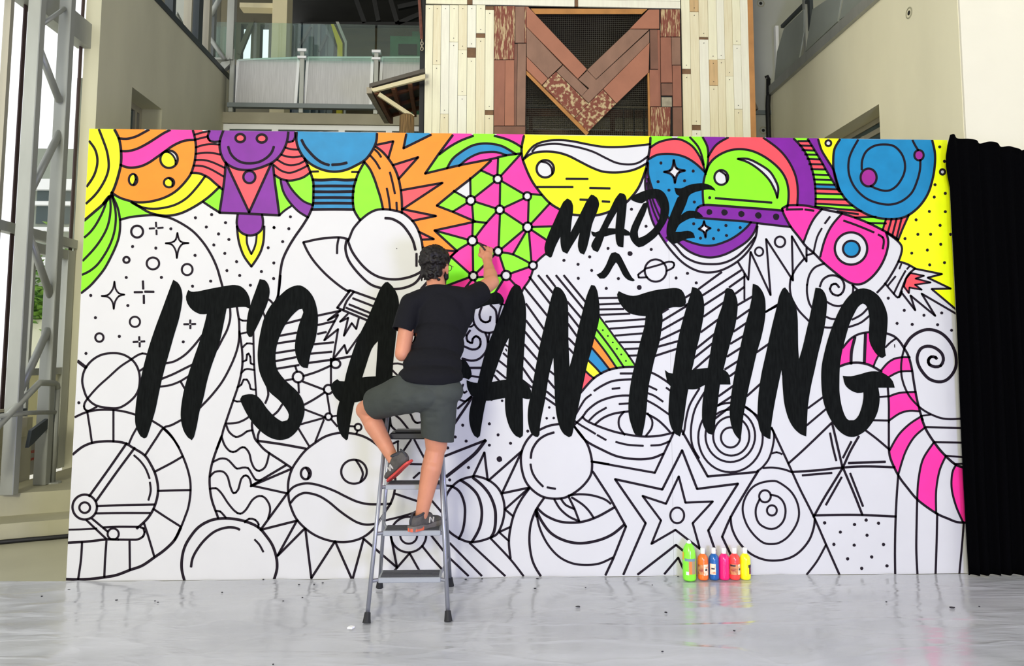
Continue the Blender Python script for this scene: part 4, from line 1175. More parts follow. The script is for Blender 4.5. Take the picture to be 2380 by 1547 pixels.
S 16 50,50 200,370 300,590 430,850 540,1100 660,1370
S 16 200,375 350,240 595,5
S 16 895,75 1000,155 1112,250
P 16 1105,0 1105,245
S 17 597,20 640,200 687,405
S 17 835,130 760,260 690,410 600,560 520,690 428,855
S 17 228,450 460,435 690,410 900,400 1160,408
S 17 690,405 790,640 867,835
S 16 577,100 600,220 632,347
P 16 767,178 693,322
P 18 743,370 1072,358
P 16 328,480 592,458
P 16 680,498 540,745
P 16 758,463 872,757
S 17 425,840 800,835 1170,850
D 14 528,907 796,921 901,882 1012,910 669,990 909,1018 611,1100 793,1107 1057,1101 735,1230 951,1213 861,1316 1088,1293
S 15 540,1105 460,1250 368,1370
S 16 1190,470 1175,680 1165,900 1160,1150 1162,1372
S 16 1360,690 1355,900 1352,1150 1362,1372
S 16 1540,820 1535,1060 1525,1372
S 15 1778,905 1765,1080 1738,1372
S 17 1105,238 1120,330 1190,480 1270,590 1370,705 1530,820 1640,870 1720,900 1815,905
S 18 1400,-30 1440,70 1510,180 1590,280 1700,380 1795,415
S 15 1110,258 1190,120 1290,20 1400,-52
S 15 1188,478 1250,280 1330,140 1430,50
S 15 1360,700 1370,530 1410,340 1505,190
S 15 1530,825 1530,620 1560,440 1613,315
S 15 1775,908 1710,760 1670,600 1675,460 1707,388
F p 1180,250 1450,550 1740,600
P 15 1440,47 1780,55
P 15 1510,182 1780,186
P 14 1612,303 1785,318
P 14 1692,378 1785,375
@ 1780 640
S 15 378,1192 515,1092
S 15 362,1350 540,1200
P 15 -5,328 105,270
B 150,118! 120,180 95,290 60,430 30,560 0,700 -40,880 -65,1050 -75,1200 -70,1320 -40,1420 20,1465 40,1470! 48,1350 70,1200 100,1040 140,850! 250,500! 200,140
B 150,118! 200,145 240,200 270,280 285,380 288,500 290,640 297,750! 390,900! 370,1300! 362,1445! 310,1425 250,1370 200,1280 165,1150 150,1000 145,900 140,850 150,500!
B 445,110! 490,115 525,150 548,220 545,320 530,440 505,560 470,700 440,840 410,970 390,1080 375,1200 368,1320 362,1445! 300,1300! 297,750! 330,640 365,490 395,360 415,260 435,160
B 875,115 940,130 1010,180 1060,260 1090,350 1092,440 1082,550 1070,660 1078,720! 1045,742 1000,715 960,660 930,590 925,500 930,400 915,300 890,260 870,252 830,280 790,350 750,440 715,560 685,680 665,810 660,950 662,1060 680,1170 710,1260 745,1300 790,1300 830,1260 860,1180 875,1100 875,1050! 820,1055 760,1030 710,980 690,900! 760,905 850,885 920,865 980,860 1040,870 1100,905 1140,950 1157,1008! 1010,1008! 1022,1100 1010,1200 975,1290 910,1380 850,1425 790,1450 720,1440 650,1390 590,1310 540,1210 510,1100 497,960 500,820 525,690 560,560 610,420 670,290 740,190 810,130
S 16 1095,1000 1105,1150 1105,1320
S 17 1085,520 1150,545 1200,590 1240,650 1280,720 1310,830 1330,960 1355,1100 1390,1240 1410,1300
S 15 1250,635 1225,730 1215,830 1225,930 1260,1030 1310,1110 1390,1190 1470,1240 1570,1280 1660,1290 1760,1285
S 13 1390,1262 1480,1250
S 22 1250,632 1300,560 1380,505 1470,485 1570,515 1650,590 1700,690 1710,800 1680,880 1620,940 1550,955 1470,930 1410,870 1370,800 1360,730 1390,660 1450,635 1520,650 1580,700 1595,760 1570,810 1520,820 1470,800 1460,760 1485,730 1525,735 1535,747
S 16 690,650 760,570 840,525 935,508
S 18 658,818 740,790 830,783 920,800 1000,840 1040,868
S 22 800,555 770,680 765,792
S 22 895,525 885,782
S 14 1008,725 985,770 968,815
F p 720,700 925,740
S 14 1075,645 1120,600 1170,565
P 7 1156,620 1158,645
S 15 1032,858 1090,790 1150,750 1220,735 1295,735
S 15 1098,915 1200,865 1315,858
F p 1120,830 1260,790
S 15 1102,1088 1200,1055 1350,1045
S 15 1105,1305 1200,1240 1290,1215 1378,1220
F p 1180,1170 1325,1085
P 14 1018,1092 1108,1085
P 15 965,1300 1108,1303
D 13 1100,204 1243,313 1421,357 1580,336 1179,430 1315,439 1543,442 1669,492
P 15 1215,148 1342,312 1300,180 1522,362 1400,163 1712,345
S 16 485,100 510,40 560,5 620,0 680,30 705,90 690,150 650,180 600,165 575,120 590,85 630,75 657,107
S 15 540,232 600,265 660,275 715,258
S 15 785,88 782,150 765,195
S 15 535,368 590,390 645,392
S 15 775,397 860,350 920,288
S 15 520,465 580,468 645,458
S 15 745,463 850,425 935,358
S 15 222,30 215,100 225,180 250,240 300,320 385,408
S 15 370,80 370,160 390,250 418,295
S 15 775,85 820,125 845,138
S 14 1068,68 1150,165 1185,198 1210,180 1222,140
@ 1350 280
S 16 622,245 690,200 770,175 850,165 920,180 1000,230 1060,310 1100,400 1122,485
S 16 980,150 1050,230 1085,310 1105,400
S 16 1095,150 1135,230 1145,310 1140,390 1125,465
F g 690,175 1000,205 1095,230
S 16 610,348 680,310 760,300 850,305 940,330 1030,385 1120,468
F r 850,230
S 16 1142,330 1190,250 1240,200 1325,152
F v 1190,190
S 17 1125,465 1150,400 1200,340 1280,290 1370,262 1470,260 1570,285 1680,345 1780,430 1840,520 1865,620 1865,720 1850,805
S 16 1125,460 1105,540 1095,640 1103,760
S 16 1640,155 1763,245 1843,330 1903,430 1938,530 1950,640 1945,765
F r 1300,230
F g 1400,500
O 16 1262,512 62,66
S 14 1252,455 1300,490 1312,552
Z 16 1410,345! 1500,345 1600,390 1700,460 1760,560 1775,620 1765,695! 1745,630 1690,530 1600,440 1500,375
D 13 1158,693
P 17 1210,698 1715,738
S 17 1030,870 1040,800 1070,770 1130,758 1250,765 1450,780 1650,795 1820,810
S 16 1030,872 1100,878 1250,890 1450,905 1650,930 1890,957
F v 1370,830
D 25 1155,822
D 27 1292,826 1443,840 1595,853 1756,865
S 16 605,380 605,480 630,580 670,680 720,780 770,850 830,930
S 16 590,430 578,560 590,680 612,800 650,920 705,1015
G v 592,470 585,560 595,680 615,800 652,915 705,1010 770,1090 800,1060 770,960 830,930 770,850 720,780 670,680 630,580 605,480
S 14 595,560 620,700 660,830 720,960
S 14 600,520 640,690 690,820 745,930
S 16 700,1010 760,1100 830,1190 920,1280 1020,1340 1120,1365 1230,1355 1340,1310 1440,1240 1520,1150 1570,1050 1587,950
S 16 770,1050 850,1130 930,1220 1040,1275 1160,1290 1280,1280 1390,1230 1480,1150 1565,1050
S 16 840,1060 900,1120 980,1180 1080,1220 1180,1230 1290,1205 1400,1150 1500,1080 1560,1000 1587,925
S 16 860,1040 950,1080 1040,1110 1130,1125 1220,1115 1330,1075 1420,1020 1490,960 1530,912
F b 800,660 850,350 1030,690 1200,1020
G b 700,720 745,810 720,750
F v 1200,1170
Z 17 835,355! 850,415 880,440 935,450! 885,465 860,500 845,560! 835,510 800,475 748,462! 800,450 825,415
Z 16 1107,905! 1120,945 1165,968! 1130,990 1120,1050! 1105,1000 1060,975! 1095,945
D 13 720,382 1010,454 694,550 932,541 792,626 1020,733 1014,928 1237,984 1304,943 1432,962 1309,1033 1192,1061 1076,1057 455,797 586,950 632,1158 244,1149 79,1225 97,1347 337,1420 229,1508 856,1415 958,1373 1037,1459
D 21 442,1196 525,1500
O 15 672,1348 98,100
S 14 577,1332 700,1298 790,1268 835,1280 830,1320 770,1352
S 14 575,1340 515,1385 520,1410 598,1408
B 275,1190 310,1183 345,1200 380,1260 420,1340 460,1410 487,1435! 470,1445 420,1430 380,1390 345,1320 315,1275 290,1310 250,1380 210,1420 170,1420 140,1385! 180,1365 220,1310 250,1240
B 350,650! 310,700 260,800 210,900 160,1000 110,1080 92,1130 110,1165 150,1183! 175,1140 215,1030 250,950 300,860 325,820! 380,760! 390,660
B 350,650! 395,665 412,710 410,780 400,880 390,980 385,1080 382,1140! 335,1130 315,1080 310,980 318,880 325,820! 330,700!
B 92,995! 130,1005 220,970 310,970 390,972 430,995 460,1030! 400,1035 310,1020 200,1045 110,1040
B 560,745! 610,730! 580,830 540,920 512,1000 520,1055! 560,1130! 520,1140 470,1100 440,1040 450,970 480,900 520,820
B 440,690! 480,670 560,635 640,615 700,618 750,650 785,720 795,800 775,890 730,970 680,1040 620,1090 560,1130! 520,1055! 580,1030 660,960 705,880 715,780 690,715 640,700 580,725 550,745 500,735 455,715
B 840,605! 900,610 970,580 1050,565 1110,565 1170,585 1200,610 1210,632! 1150,620 1080,630 1010,650 970,680 950,740 920,810 900,850! 950,815 1010,812 1060,825 1100,865! 1040,875 980,880 920,910 880,940 850,1000! 900,1000 960,990 1010,1010 1025,1055! 960,1060 900,1085 840,1108 790,1080 770,1020 775,940 800,860 840,760 870,690 885,680! 855,660
P 15 1413,1273 1505,1430 1525,1180
O 14 1602,1178 37,38
O 15 1790,1090 46,47
@ 1780 280
P 15 -138,1180 42,1568 2,1065 243,1437 233,1040 365,1267 365,1145
S 16 250,162 330,250 385,350 420,460 440,570 447,680 445,775
F v 350,500
S 16 375,165 440,270 500,370 550,460 610,560 660,640
S 16 470,170 500,265 550,350 605,440 630,520 665,640
F v 430,200 575,450
P 15 290,185 390,185
P 15 303,225 412,228
P 15 325,265 435,270
P 15 350,305 460,308
P 15 370,345 485,350
P 15 387,392 515,395
P 15 405,437 535,440
P 15 420,485 560,490
P 15 430,530 585,535
P 15 438,572 615,578
P 15 440,612 650,620
P 15 445,655 690,662
P 15 445,705 725,710
P 15 445,747 780,765
P 15 440,772 650,795 860,812
P 15 640,815 830,842
P 15 795,872 990,865
P 15 915,922 1082,925
F r 350,205 370,247 450,370 470,415 550,640 580,727 880,845
F g 330,176 400,287 420,327 490,465 500,510 520,552 570,685 600,775 960,895 1020,950
F b 530,595
S 17 145,792 190,765 260,760 360,765 500,795 620,820 700,840 820,880 930,925 1050,985 1130,1030 1190,1072
P 15 1080,882 1048,990
P 15 1130,882 1093,1015
P 15 1175,880 1135,1038
P 15 1220,878 1172,1065
S 16 1285,848 1230,970 1187,1078
F r 1095,945 1135,955 1180,950 1225,935
S 17 665,170 615,260 605,380 615,480 650,600 720,710 830,800 950,860 1080,885 1200,880 1290,845 1380,770 1450,670 1490,560 1515,430 1520,300 1495,178
F b 680,400 1050,400 820,400
S 16 828,175 775,270 745,360 745,470 780,570 840,650 920,710 1020,745 1120,755 1220,725 1310,650 1360,540 1385,440 1388,352
S 16 1318,178 1345,230 1370,268
O 15 1376,312 42,46
O 16 923,512 72,80
F m 1376,312
F n 923,512
S 16 862,442 865,360 900,280 970,230 1055,215 1150,230 1220,300 1250,390 1240,480 1190,570 1130,620 1070,632 1000,615 940,588
F y 570,290 1560,800
O 15 561,204 26,26
O 15 1587,462 23,24
D 13 1562,237 1605,367 1520,577 1612,655 1513,688 1469,817 1613,819 1350,892 1565,942 1366,1023 1480,1023 1660,1023 1250,1061 1571,1112 1451,1164 1311,1192 1605,1277 1472,1297
S 16 1188,1265 1270,1290 1345,1332
P 15 1335,1330 1582,1380 1455,1412 1660,1510 1490,1514 1712,1700
S 17 145,790 160,840 220,950 290,1040 360,1130 430,1190 520,1280 640,1380 740,1450 810,1472 880,1460 960,1400 1030,1310 1080,1200 1100,1090 1080,1005
S 16 505,795 440,870 390,960 338,1095
S 16 685,835 610,920 560,1000 520,1100 488,1225
P 15 575,865 530,925
S 14 502,970 460,1050 428,1185
F p 280,880 600,1200
S 16 1080,1005 1170,1070 1220,1130 1215,1200 1180,1290 1130,1380 1070,1470 1000,1545
O 17 765,1150 146,145
O 16 768,1153 75,73
F b 768,1153
S 16 700,900 800,935 900,975 970,1005
S 16 1010,1025 1050,1050 1060,1090 1050,1152
P 16 200,800 330,797
P 16 352,800 430,810
S 15 1340,1330 1270,1400 1210,1547 1198,1590
S 14 1255,1350 1200,1450 1148,1560
S 14 1165,1400 1095,1485
P 13 1217,1288 1200,1332
P 13 1292,1308 1268,1335
G r 1300,1370 1420,1395 1345,1420 1480,1455 1340,1475 1400,1520 1290,1500 1285,1550 1240,1490 1260,1420
Q 13 1300,1370 1420,1395 1345,1420 1480,1455 1340,1475 1400,1520 1290,1500 1285,1550 1240,1490 1260,1420
S 15 525,1285 440,1320 390,1390 370,1480
S 15 432,1190 365,1212
S 15 345,1240 270,1330 225,1420 222,1430
@ 950 980
S 17 1130,90 1060,170 1015,270 1010,380 1040,510 1100,600 1200,670 1320,690 1430,670 1550,590 1630,490 1648,400 1640,310 1610,210 1560,130 1490,45
S 17 1110,110 1180,70 1260,35 1355,18
S 17 1097,325 1110,250 1160,170 1230,120 1305,95
S 16 1095,380 1110,450 1150,520 1207,580
P 16 1245,588 1318,601
P 18 325,307 690,165
S 24 690,165 600,280 480,380 340,490
P 17 578,492 680,275 710,525
P 17 715,528 1017,262 838,642 1085,590
P 16 1085,590 865,785 935,845
P 16 812,990 910,945
P 15 812,990 900,1070
Z 17 575,490 640,495 720,525 790,580 835,650 860,750 855,850 830,940 790,1010 720,1045 640,1070 550,1080 460,1050 370,990 320,920 305,820 320,720 360,620 450,530
S 18 380,575 440,610 480,670 505,770 500,900 480,990 448,1052
S 20 465,522 550,580 620,660 655,780 650,900 620,990 568,1078
S 21 578,502 660,570 730,660 775,780 780,900 765,990 738,1038
P 16 290,568 385,576
D 13 485,30 725,17 418,135 516,172 803,116 725,209 915,192 350,234 537,410 368,521 1070,83
D 11 840,-190 722,-210 744,-200 1263,-130 1240,-33 1303,-35
D 24 815,335
P 16 370,1090 655,1382
P 16 548,1088 865,1382
S 16 735,1045 910,1230 1030,1382
P 16 370,1225 535,1382
S 17 1083,598 1010,700 950,820 915,950 900,1080 915,1225
S 17 1215,685 1140,800 1095,930 1085,1080 1105,1220 1140,1310 1185,1382
S 16 1435,662 1530,650 1650,660 1760,695 1815,735
S 18 1158,778 1230,840 1340,890 1450,905 1570,895 1700,850 1848,768
S 16 1308,695 1360,780 1440,850 1533,893
S 16 1368,690 1410,745 1488,782
P 16 1440,678 1490,780 1533,893
S 16 1465,678 1560,740 1620,800 1662,862
S 20 1148,800 1200,900 1280,1000 1400,1065 1540,1090 1700,1065 1830,1010 1935,925
S 16 1150,830 1180,960 1250,1100 1350,1210 1470,1270 1600,1285 1720,1270 1835,1218
S 22 1145,790 1150,850
P 16 1640,355 1800,380
'''
# ------------------------------------------------------------------ the painted board
def parse_mural():
    ox = oy = 0; strokes = []; discs = []; shapes = []; polys = []; seeds = []; S = 3.868
    for ln in MURAL.strip().split('\n'):
        t = ln.split()
        if not t: continue
        c = t[0]
        if c == '@': ox, oy = float(t[1]), float(t[2]); continue
        arg = None; k = 1
        if c in 'SZPQODGF': arg = t[1]; k = 2
        pts = []; cor = []
        for q in t[k:]:
            e = q.endswith('!'); x, y = q.rstrip('!').split(','); pts.append((float(x), float(y))); cor.append(e)
        W = [(ox+x/S, oy+y/S) for x, y in pts]
        if c in 'SZPQ':
            cl = c in 'ZQ'; w = float(arg)/S*1.27
            if c in 'PQ': cor = [True]*len(W)
            strokes.append((catmull(W, cor, cl, 5.0), cl, w))
        elif c == 'O':
            cx, cy = W[0]; rx, ry = pts[1][0]/S, pts[1][1]/S
            strokes.append(([(cx+rx*math.cos(a), cy+ry*math.sin(a)) for a in np.linspace(0, 2*math.pi, 41)[:-1]], True, float(arg)/S*1.27))
        elif c == 'D': discs += [(p[0], p[1], float(arg)/S*1.1) for p in W]
        elif c == 'B': shapes.append(catmull(W, cor, True, 6.0))
        elif c == 'G': polys.append((arg, catmull(W, [True]*len(W), True, 50.0)))
        elif c == 'F': seeds += [(arg, int(p[0]), int(p[1])) for p in W]
    return strokes, discs, shapes, polys, seeds
STROKES, DISCS, SHAPES, POLYS, SEEDS = parse_mural()

BX0, BX1, BH = -3.05, 3.05, 3.0563
def to_board(pts, yoff):
    P = np.asarray(pts, float)
    D = FW[None]+RT[None]*((P[:, 0:1]-PPX)/F_PX)-UP[None]*((P[:, 1:2]-PPY)/F_PX)
    Q = CAM[None]+D*((0.0-CAM[1])/D[:, 1:2])
    Q[:, 0] = np.clip(Q[:, 0], BX0, BX1); Q[:, 2] = np.clip(Q[:, 2], 0.004, BH); Q[:, 1] = yoff
    return Q
# colour regions: flood the areas that the brush lines enclose, then mesh them row by row
RW, RH, RX, RY = 2140, 1090, 135, 280
barrier = np.zeros((RH, RW), bool)
def stamp(px, py, r):
    px = np.asarray(px)-RX; py = np.asarray(py)-RY; R = int(r+1)
    for dy in range(-R, R+1):
        for dx in range(-R, R+1):
            if dx*dx+dy*dy <= r*r+.3:
                X = np.round(px+dx).astype(int); Y = np.round(py+dy).astype(int)
                k = (X >= 0) & (X < RW) & (Y >= 0) & (Y < RH); barrier[Y[k], X[k]] = True
def polymask(poly):
    m = np.zeros((RH, RW), bool); P = np.asarray(poly)-np.array([RX, RY]); n = len(P)
    for y in range(max(0, int(P[:, 1].min())), min(RH, int(P[:, 1].max())+2)):
        xs = []
        for i in range(n):
            (x1, y1), (x2, y2) = P[i], P[(i+1) % n]
            if (y1 <= y+.01) != (y2 <= y+.01): xs.append(x1+(y+.01-y1)*(x2-x1)/(y2-y1))
        xs.sort()
        for a, b in zip(xs[::2], xs[1::2]): m[y, max(0, int(a)):max(0, int(b)+1)] = True
    return m
for pts, cl, w in STROKES:
    q = pts+[pts[0]] if cl else pts
    for (x1, y1), (x2, y2) in zip(q, q[1:]):
        k = max(2, int(math.hypot(x2-x1, y2-y1)/.7)); t = np.linspace(0, 1, k)
        stamp(x1+(x2-x1)*t, y1+(y2-y1)*t, max(1.4, w/2-.5))
for x, y, r in DISCS: stamp([x], [y], max(1.5, r-.5))
for s in SHAPES: barrier |= polymask(s)
inside = polymask([(206.5, 298.5), (2203, 324.5), (2250.5, 1334), (152, 1353)])
core = polymask([(210, 302.5), (2199.5, 328.5), (2246, 1331), (156, 1349)])
blocked = barrier | ~core
cmask = {}
def flood(x, y):
    m = np.zeros((RH, RW), bool); st = [(x, y)]
    while st:
        x, y = st.pop()
        if blocked[y, x] or m[y, x]: continue
        a = x
        while a > 0 and not blocked[y, a-1] and not m[y, a-1]: a -= 1
        b = x
        while b < RW-1 and not blocked[y, b+1] and not m[y, b+1]: b += 1
        m[y, a:b+1] = True
        for yy in (y-1, y+1):
            if 0 <= yy < RH:
                row = ~blocked[yy, a:b+1] & ~m[yy, a:b+1]
                if row.any():
                    idx = np.flatnonzero(row & ~np.concatenate(([False], row[:-1])))
                    st += [(a+int(i), yy) for i in idx]
    return m
for c, x, y in SEEDS:
    x -= RX; y -= RY
    cm = cmask.setdefault(c, np.zeros((RH, RW), bool))
    if blocked[y, x]: print('SEED BLOCKED', c, x+RX, y+RY); continue
    if cm[y, x]: continue
    m = flood(x, y); n = int(m.sum())
    if n > 45000: print('SEED LEAK?', c, x+RX, y+RY, n)
    cm |= m
for c, p in POLYS: cmask.setdefault(c, np.zeros((RH, RW), bool)); cmask[c] |= polymask(p)
def dil(m):
    for _ in range(2):
        k = m.copy(); k[1:] |= m[:-1]; k[:-1] |= m[1:]; k[:, 1:] |= m[:, :-1]; k[:, :-1] |= m[:, 1:]; m = k
    return m
PAINTS = {'y': ('yellow_paint', (236, 250, 6)), 'o': ('orange_paint', (248, 132, 20)), 'p': ('pink_paint', (250, 48, 150)), 'r': ('coral_paint', (248, 76, 84)),
          'v': ('purple_paint', (118, 24, 140)), 'b': ('blue_paint', (14, 124, 170)), 'g': ('green_paint', (132, 246, 26)), 'm': ('magenta_paint', (150, 32, 132)), 'n': ('magenta_paint', (150, 32, 132))}
board = thing('mural_board', (0, 0, 0), 'large white doodle mural board lettered IT\'S A FAN MADE THING, half coloured in', 'mural board')
m_board = M('primed_white_board', (204, 203, 201), .55, var=.02, vscale=3)
SEAM = 1.0
MB().box(BX0, SEAM-.0006, 0, .035, 0.004, BH).build('panel', m_board, board)
MB().box(SEAM+.0006, BX1, 0, .035, 0.004, BH).build('panel', m_board, board)
for c, (nm, rgb) in PAINTS.items():
    if c not in cmask: continue
    m = dil(cmask[c]); edge = dil(dil(m & ~barrier)) & inside & ~core; m = (m | edge) & inside; V = []; Fc = []
    for y in range(RH):
        row = m[y]
        if not row.any(): continue
        d = np.diff(np.concatenate(([0], row.astype(np.int8), [0]))); A = np.flatnonzero(d == 1); B = np.flatnonzero(d == -1)
        for a, b in zip(A, B):
            n = len(V); V += [(a-.5+RX, y-.5+RY), (b-.5+RX, y-.5+RY), (b-.5+RX, y+.5+RY), (a-.5+RX, y+.5+RY)]; Fc.append((n+3, n+2, n+1, n))
    me = bpy.data.meshes.new(nm); me.from_pydata(to_board(V, -.0006).tolist(), [], Fc)
    mobj(nm, me, M(nm, rgb, .5, var=.10 if c in 'vbm' else .05, vscale=9, spec=.3, detail=6), board)
# brush lines and lettering
m_ink = M('black_line_paint', (30, 22, 30), .6, spec=.1)
m_let = M('black_letter_paint', (17, 19, 18), .75, var=.35, vscale=14, stretch=(6, 6, 1), spec=.04)
V = []; Fc = []
rw = random.Random(3)
for pts, cl, w in STROKES:
    P = np.asarray(pts); n = len(P)
    if not cl and n >= 2:                                            # round the tips a little
        d = P[0]-P[1]; P = np.vstack([P[0]+d/max(1e-6, np.hypot(*d))*w*.28, P]); d = P[-1]-P[-2]; P = np.vstack([P, P[-1]+d/max(1e-6, np.hypot(*d))*w*.28]); n += 2
    if cl: T = np.roll(P, -1, 0)-np.roll(P, 1, 0)
    else: T = np.vstack([P[1]-P[0], P[2:]-P[:-2], P[-1]-P[-2]]) if n > 2 else np.vstack([P[1]-P[0]]*2)
    segs = [(i, (i+1) % n) for i in range(n if cl else n-1)]
    for i, j in segs:                                                # each segment a quad that shares mitred joints where the line is smooth
        a, b = P[i], P[j]; d = b-a; L = math.hypot(*d)
        if L < 1e-6: continue
        nrm = np.array([-d[1], d[0]])/L
        def off(k):
            t = T[k]/max(1e-9, np.hypot(*T[k])); q = np.array([-t[1], t[0]]); c = float(q@nrm)
            return q*(w/2) if c > .93 else nrm*(w/2)
        wa = off(i); wb = off(j)
        if not cl and i == 0: wa = wa*.72
        if not cl and j == n-1: wb = wb*.72
        k = len(V); V += [a+wa, a-wa, b-wb, b+wb]; Fc.append((k, k+1, k+2, k+3))
    for i in range(n):                                               # corner discs
        if (not cl and i in (0, n-1)): continue
        u = P[i]-P[i-1]; v = P[(i+1) % n]-P[i]; lu, lv = np.hypot(*u), np.hypot(*v)
        if lu > 1e-6 and lv > 1e-6 and (u@v)/(lu*lv) < .93:
            k = len(V); V += [P[i]+np.array([math.cos(a), math.sin(a)])*w*.5 for a in np.linspace(0, 2*math.pi, 9)[:-1]]; Fc.append(tuple(range(k, k+8)))
for x, y, r in DISCS:
    k = len(V); V += [np.array([x, y])+np.array([math.cos(a), math.sin(a)])*r*rw.uniform(.92, 1.05) for a in np.linspace(0, 2*math.pi, 13)[:-1]]; Fc.append(tuple(range(k, k+12)))
me = bpy.data.meshes.new('line_art'); me.from_pydata(to_board(V, -.0014).tolist(), [], Fc); mobj('line_art', me, m_ink, board)
from mathutils.geometry import tessellate_polygon
V = []; Fc = []; off = []
for i, s in enumerate(SHAPES):
    tri = tessellate_polygon([[Vector((p[0], p[1], 0)) for p in s]]); k = len(V); V += s; off += [-.002-.0003*(i % 4)]*len(s); Fc += [(a+k, b+k, c+k) for a, b, c in tri]
me = bpy.data.meshes.new('lettering'); me.from_pydata(to_board(V, np.array(off)).tolist(), [], Fc); mobj('lettering', me, m_let, board)
# ------------------------------------------------------------------ step ladder
SZ = .009                                                               # top of the drop sheet
def onslope(px, py, y0, k):                                             # ray meets the plane y = y0 + k z
    d = ray(px, py); s = (y0+k*CAM[2]-CAM[1])/(d[1]-k*d[2]); return Vector(CAM+d*s)
fl, fr_ = atZ(852, 1447, SZ), atZ(1042, 1443, SZ); rl_, rr_ = atZ(882, 1364, SZ), atZ(1047, 1361, SZ)
fy = (fl.y+fr_.y)/2; KS = .37
lad = thing('step_ladder', ((fl.x+fr_.x)/2, (fl.y+rl_.y)/2, SZ), 'grey tubular folding step ladder with four treads under the painter', 'step ladder')
m_tube = M('ladder_tube', (150, 152, 160), .32, .65)
m_tread = M('tread_plastic', (150, 154, 158), .45)
m_grip = M('tread_rubber', (58, 58, 64), .7)
m_foot = M('rubber_foot', (24, 24, 26), .7)
m_cap = M('ladder_top_plastic', (22, 22, 24), .4)
topL, topR = onslope(901, 962, fy, KS), onslope(1019, 962, fy, KS)
def leg(foot, top, r, name='rail'):
    foot = Vector(foot); up = (Vector(top)-foot).normalized()
    o = MB().tube([foot+up*.03, top], r, 12).build(name, m_tube, lad, smooth=True)
    f = MB().tube([foot, foot+up*.02, foot+up*.055], [.024, .021, .017], 12).build('rubber_foot', m_foot, o)
leg(fl, topL, .0125); leg(fr_, topR, .0125)
MB().tube([topL, topL+Vector((.01, .01, .03)), topL+Vector((.04, .015, .045)), topR+Vector((-.04, .015, .045)), topR+Vector((-.01, .01, .03)), topR], .0125, 12).build('top_handle', m_tube, lad, smooth=True)
zc = onslope(960, 1005, fy, KS).z
rtL = Vector((atY(905, 1012, -.40).x, -.40, zc-.02)); rtR = Vector((atY(1026, 1012, -.40).x, -.40, zc-.02))
leg(rl_, rtL, .012); leg(rr_, rtR, .012)
TREADS = []
for k, (pf_, xa, xb, hb) in enumerate(((1342, 879, 1024, 12), (1233, 890, 1024, 12), (1126, 896, 1025, 11))):
    f = onslope((xa+xb)/2, pf_, fy, KS); z = f.z; yb = f.y+.165-.008*k
    x0, x1 = atY(xa, pf_, f.y).x, atY(xb, pf_, f.y).x; h = f.z-atY((xa+xb)/2, pf_+hb, f.y).z
    t = MB().box(x0, x1, f.y, yb, z-h, z).build('tread', m_tread, lad, bevel=.003)
    for j in range(5):
        ya = f.y+.014+j*.029; MB().box(x0+.012, x1-.012, ya, ya+.015, z, z+.003).build('grip_strip', m_grip, t)
    for s, xx in ((-1, x0), (1, x1)):
        xr_ = fl.x+(topL.x-fl.x)*(z/topL.z) if s < 0 else fr_.x+(topR.x-fr_.x)*(z/topR.z)
        MB().tube([(xx, f.y+.015, z-h/2), (xr_, fy+KS*(z-h/2), z-h/2)], .011, 10).build('bracket', m_tube, t)
        xq = rl_.x+(rtL.x-rl_.x)*(z/rtL.z) if s < 0 else rr_.x+(rtR.x-rr_.x)*(z/rtR.z); yq = rl_.y+(rtL.y-rl_.y)*(z/rtL.z)
        MB().bar((xx-s*.004, yb-.02, z-h/2), (xq, yq, z-.03), .006, .02).build('link', m_tube, t)
    TREADS.append((x0, x1, f.y, yb, z))
fc = onslope(965, 1005, fy, KS); xa, xb = atY(906, 1005, fc.y).x, atY(1028, 1005, fc.y).x
hb = fc.z-atY(960, 1021, fc.y).z
cp = MB().box(xa, xb, fc.y, fc.y+.16, zc-hb, zc).build('top_step', m_cap, lad, bevel=.008)
MB().box(xa+.03, xb-.03, fc.y+.02, fc.y+.14, zc, zc+.012).build('tool_tray', m_cap, cp, bevel=.004)
for s in (0, 1):
    a = rl_ if s == 0 else rr_; b = fl if s == 0 else fr_
    MB().tube([a.lerp(rtL if s == 0 else rtR, .5), b.lerp(topL if s == 0 else topR, .42)], .004, 6).build('spreader', m_tube, lad)

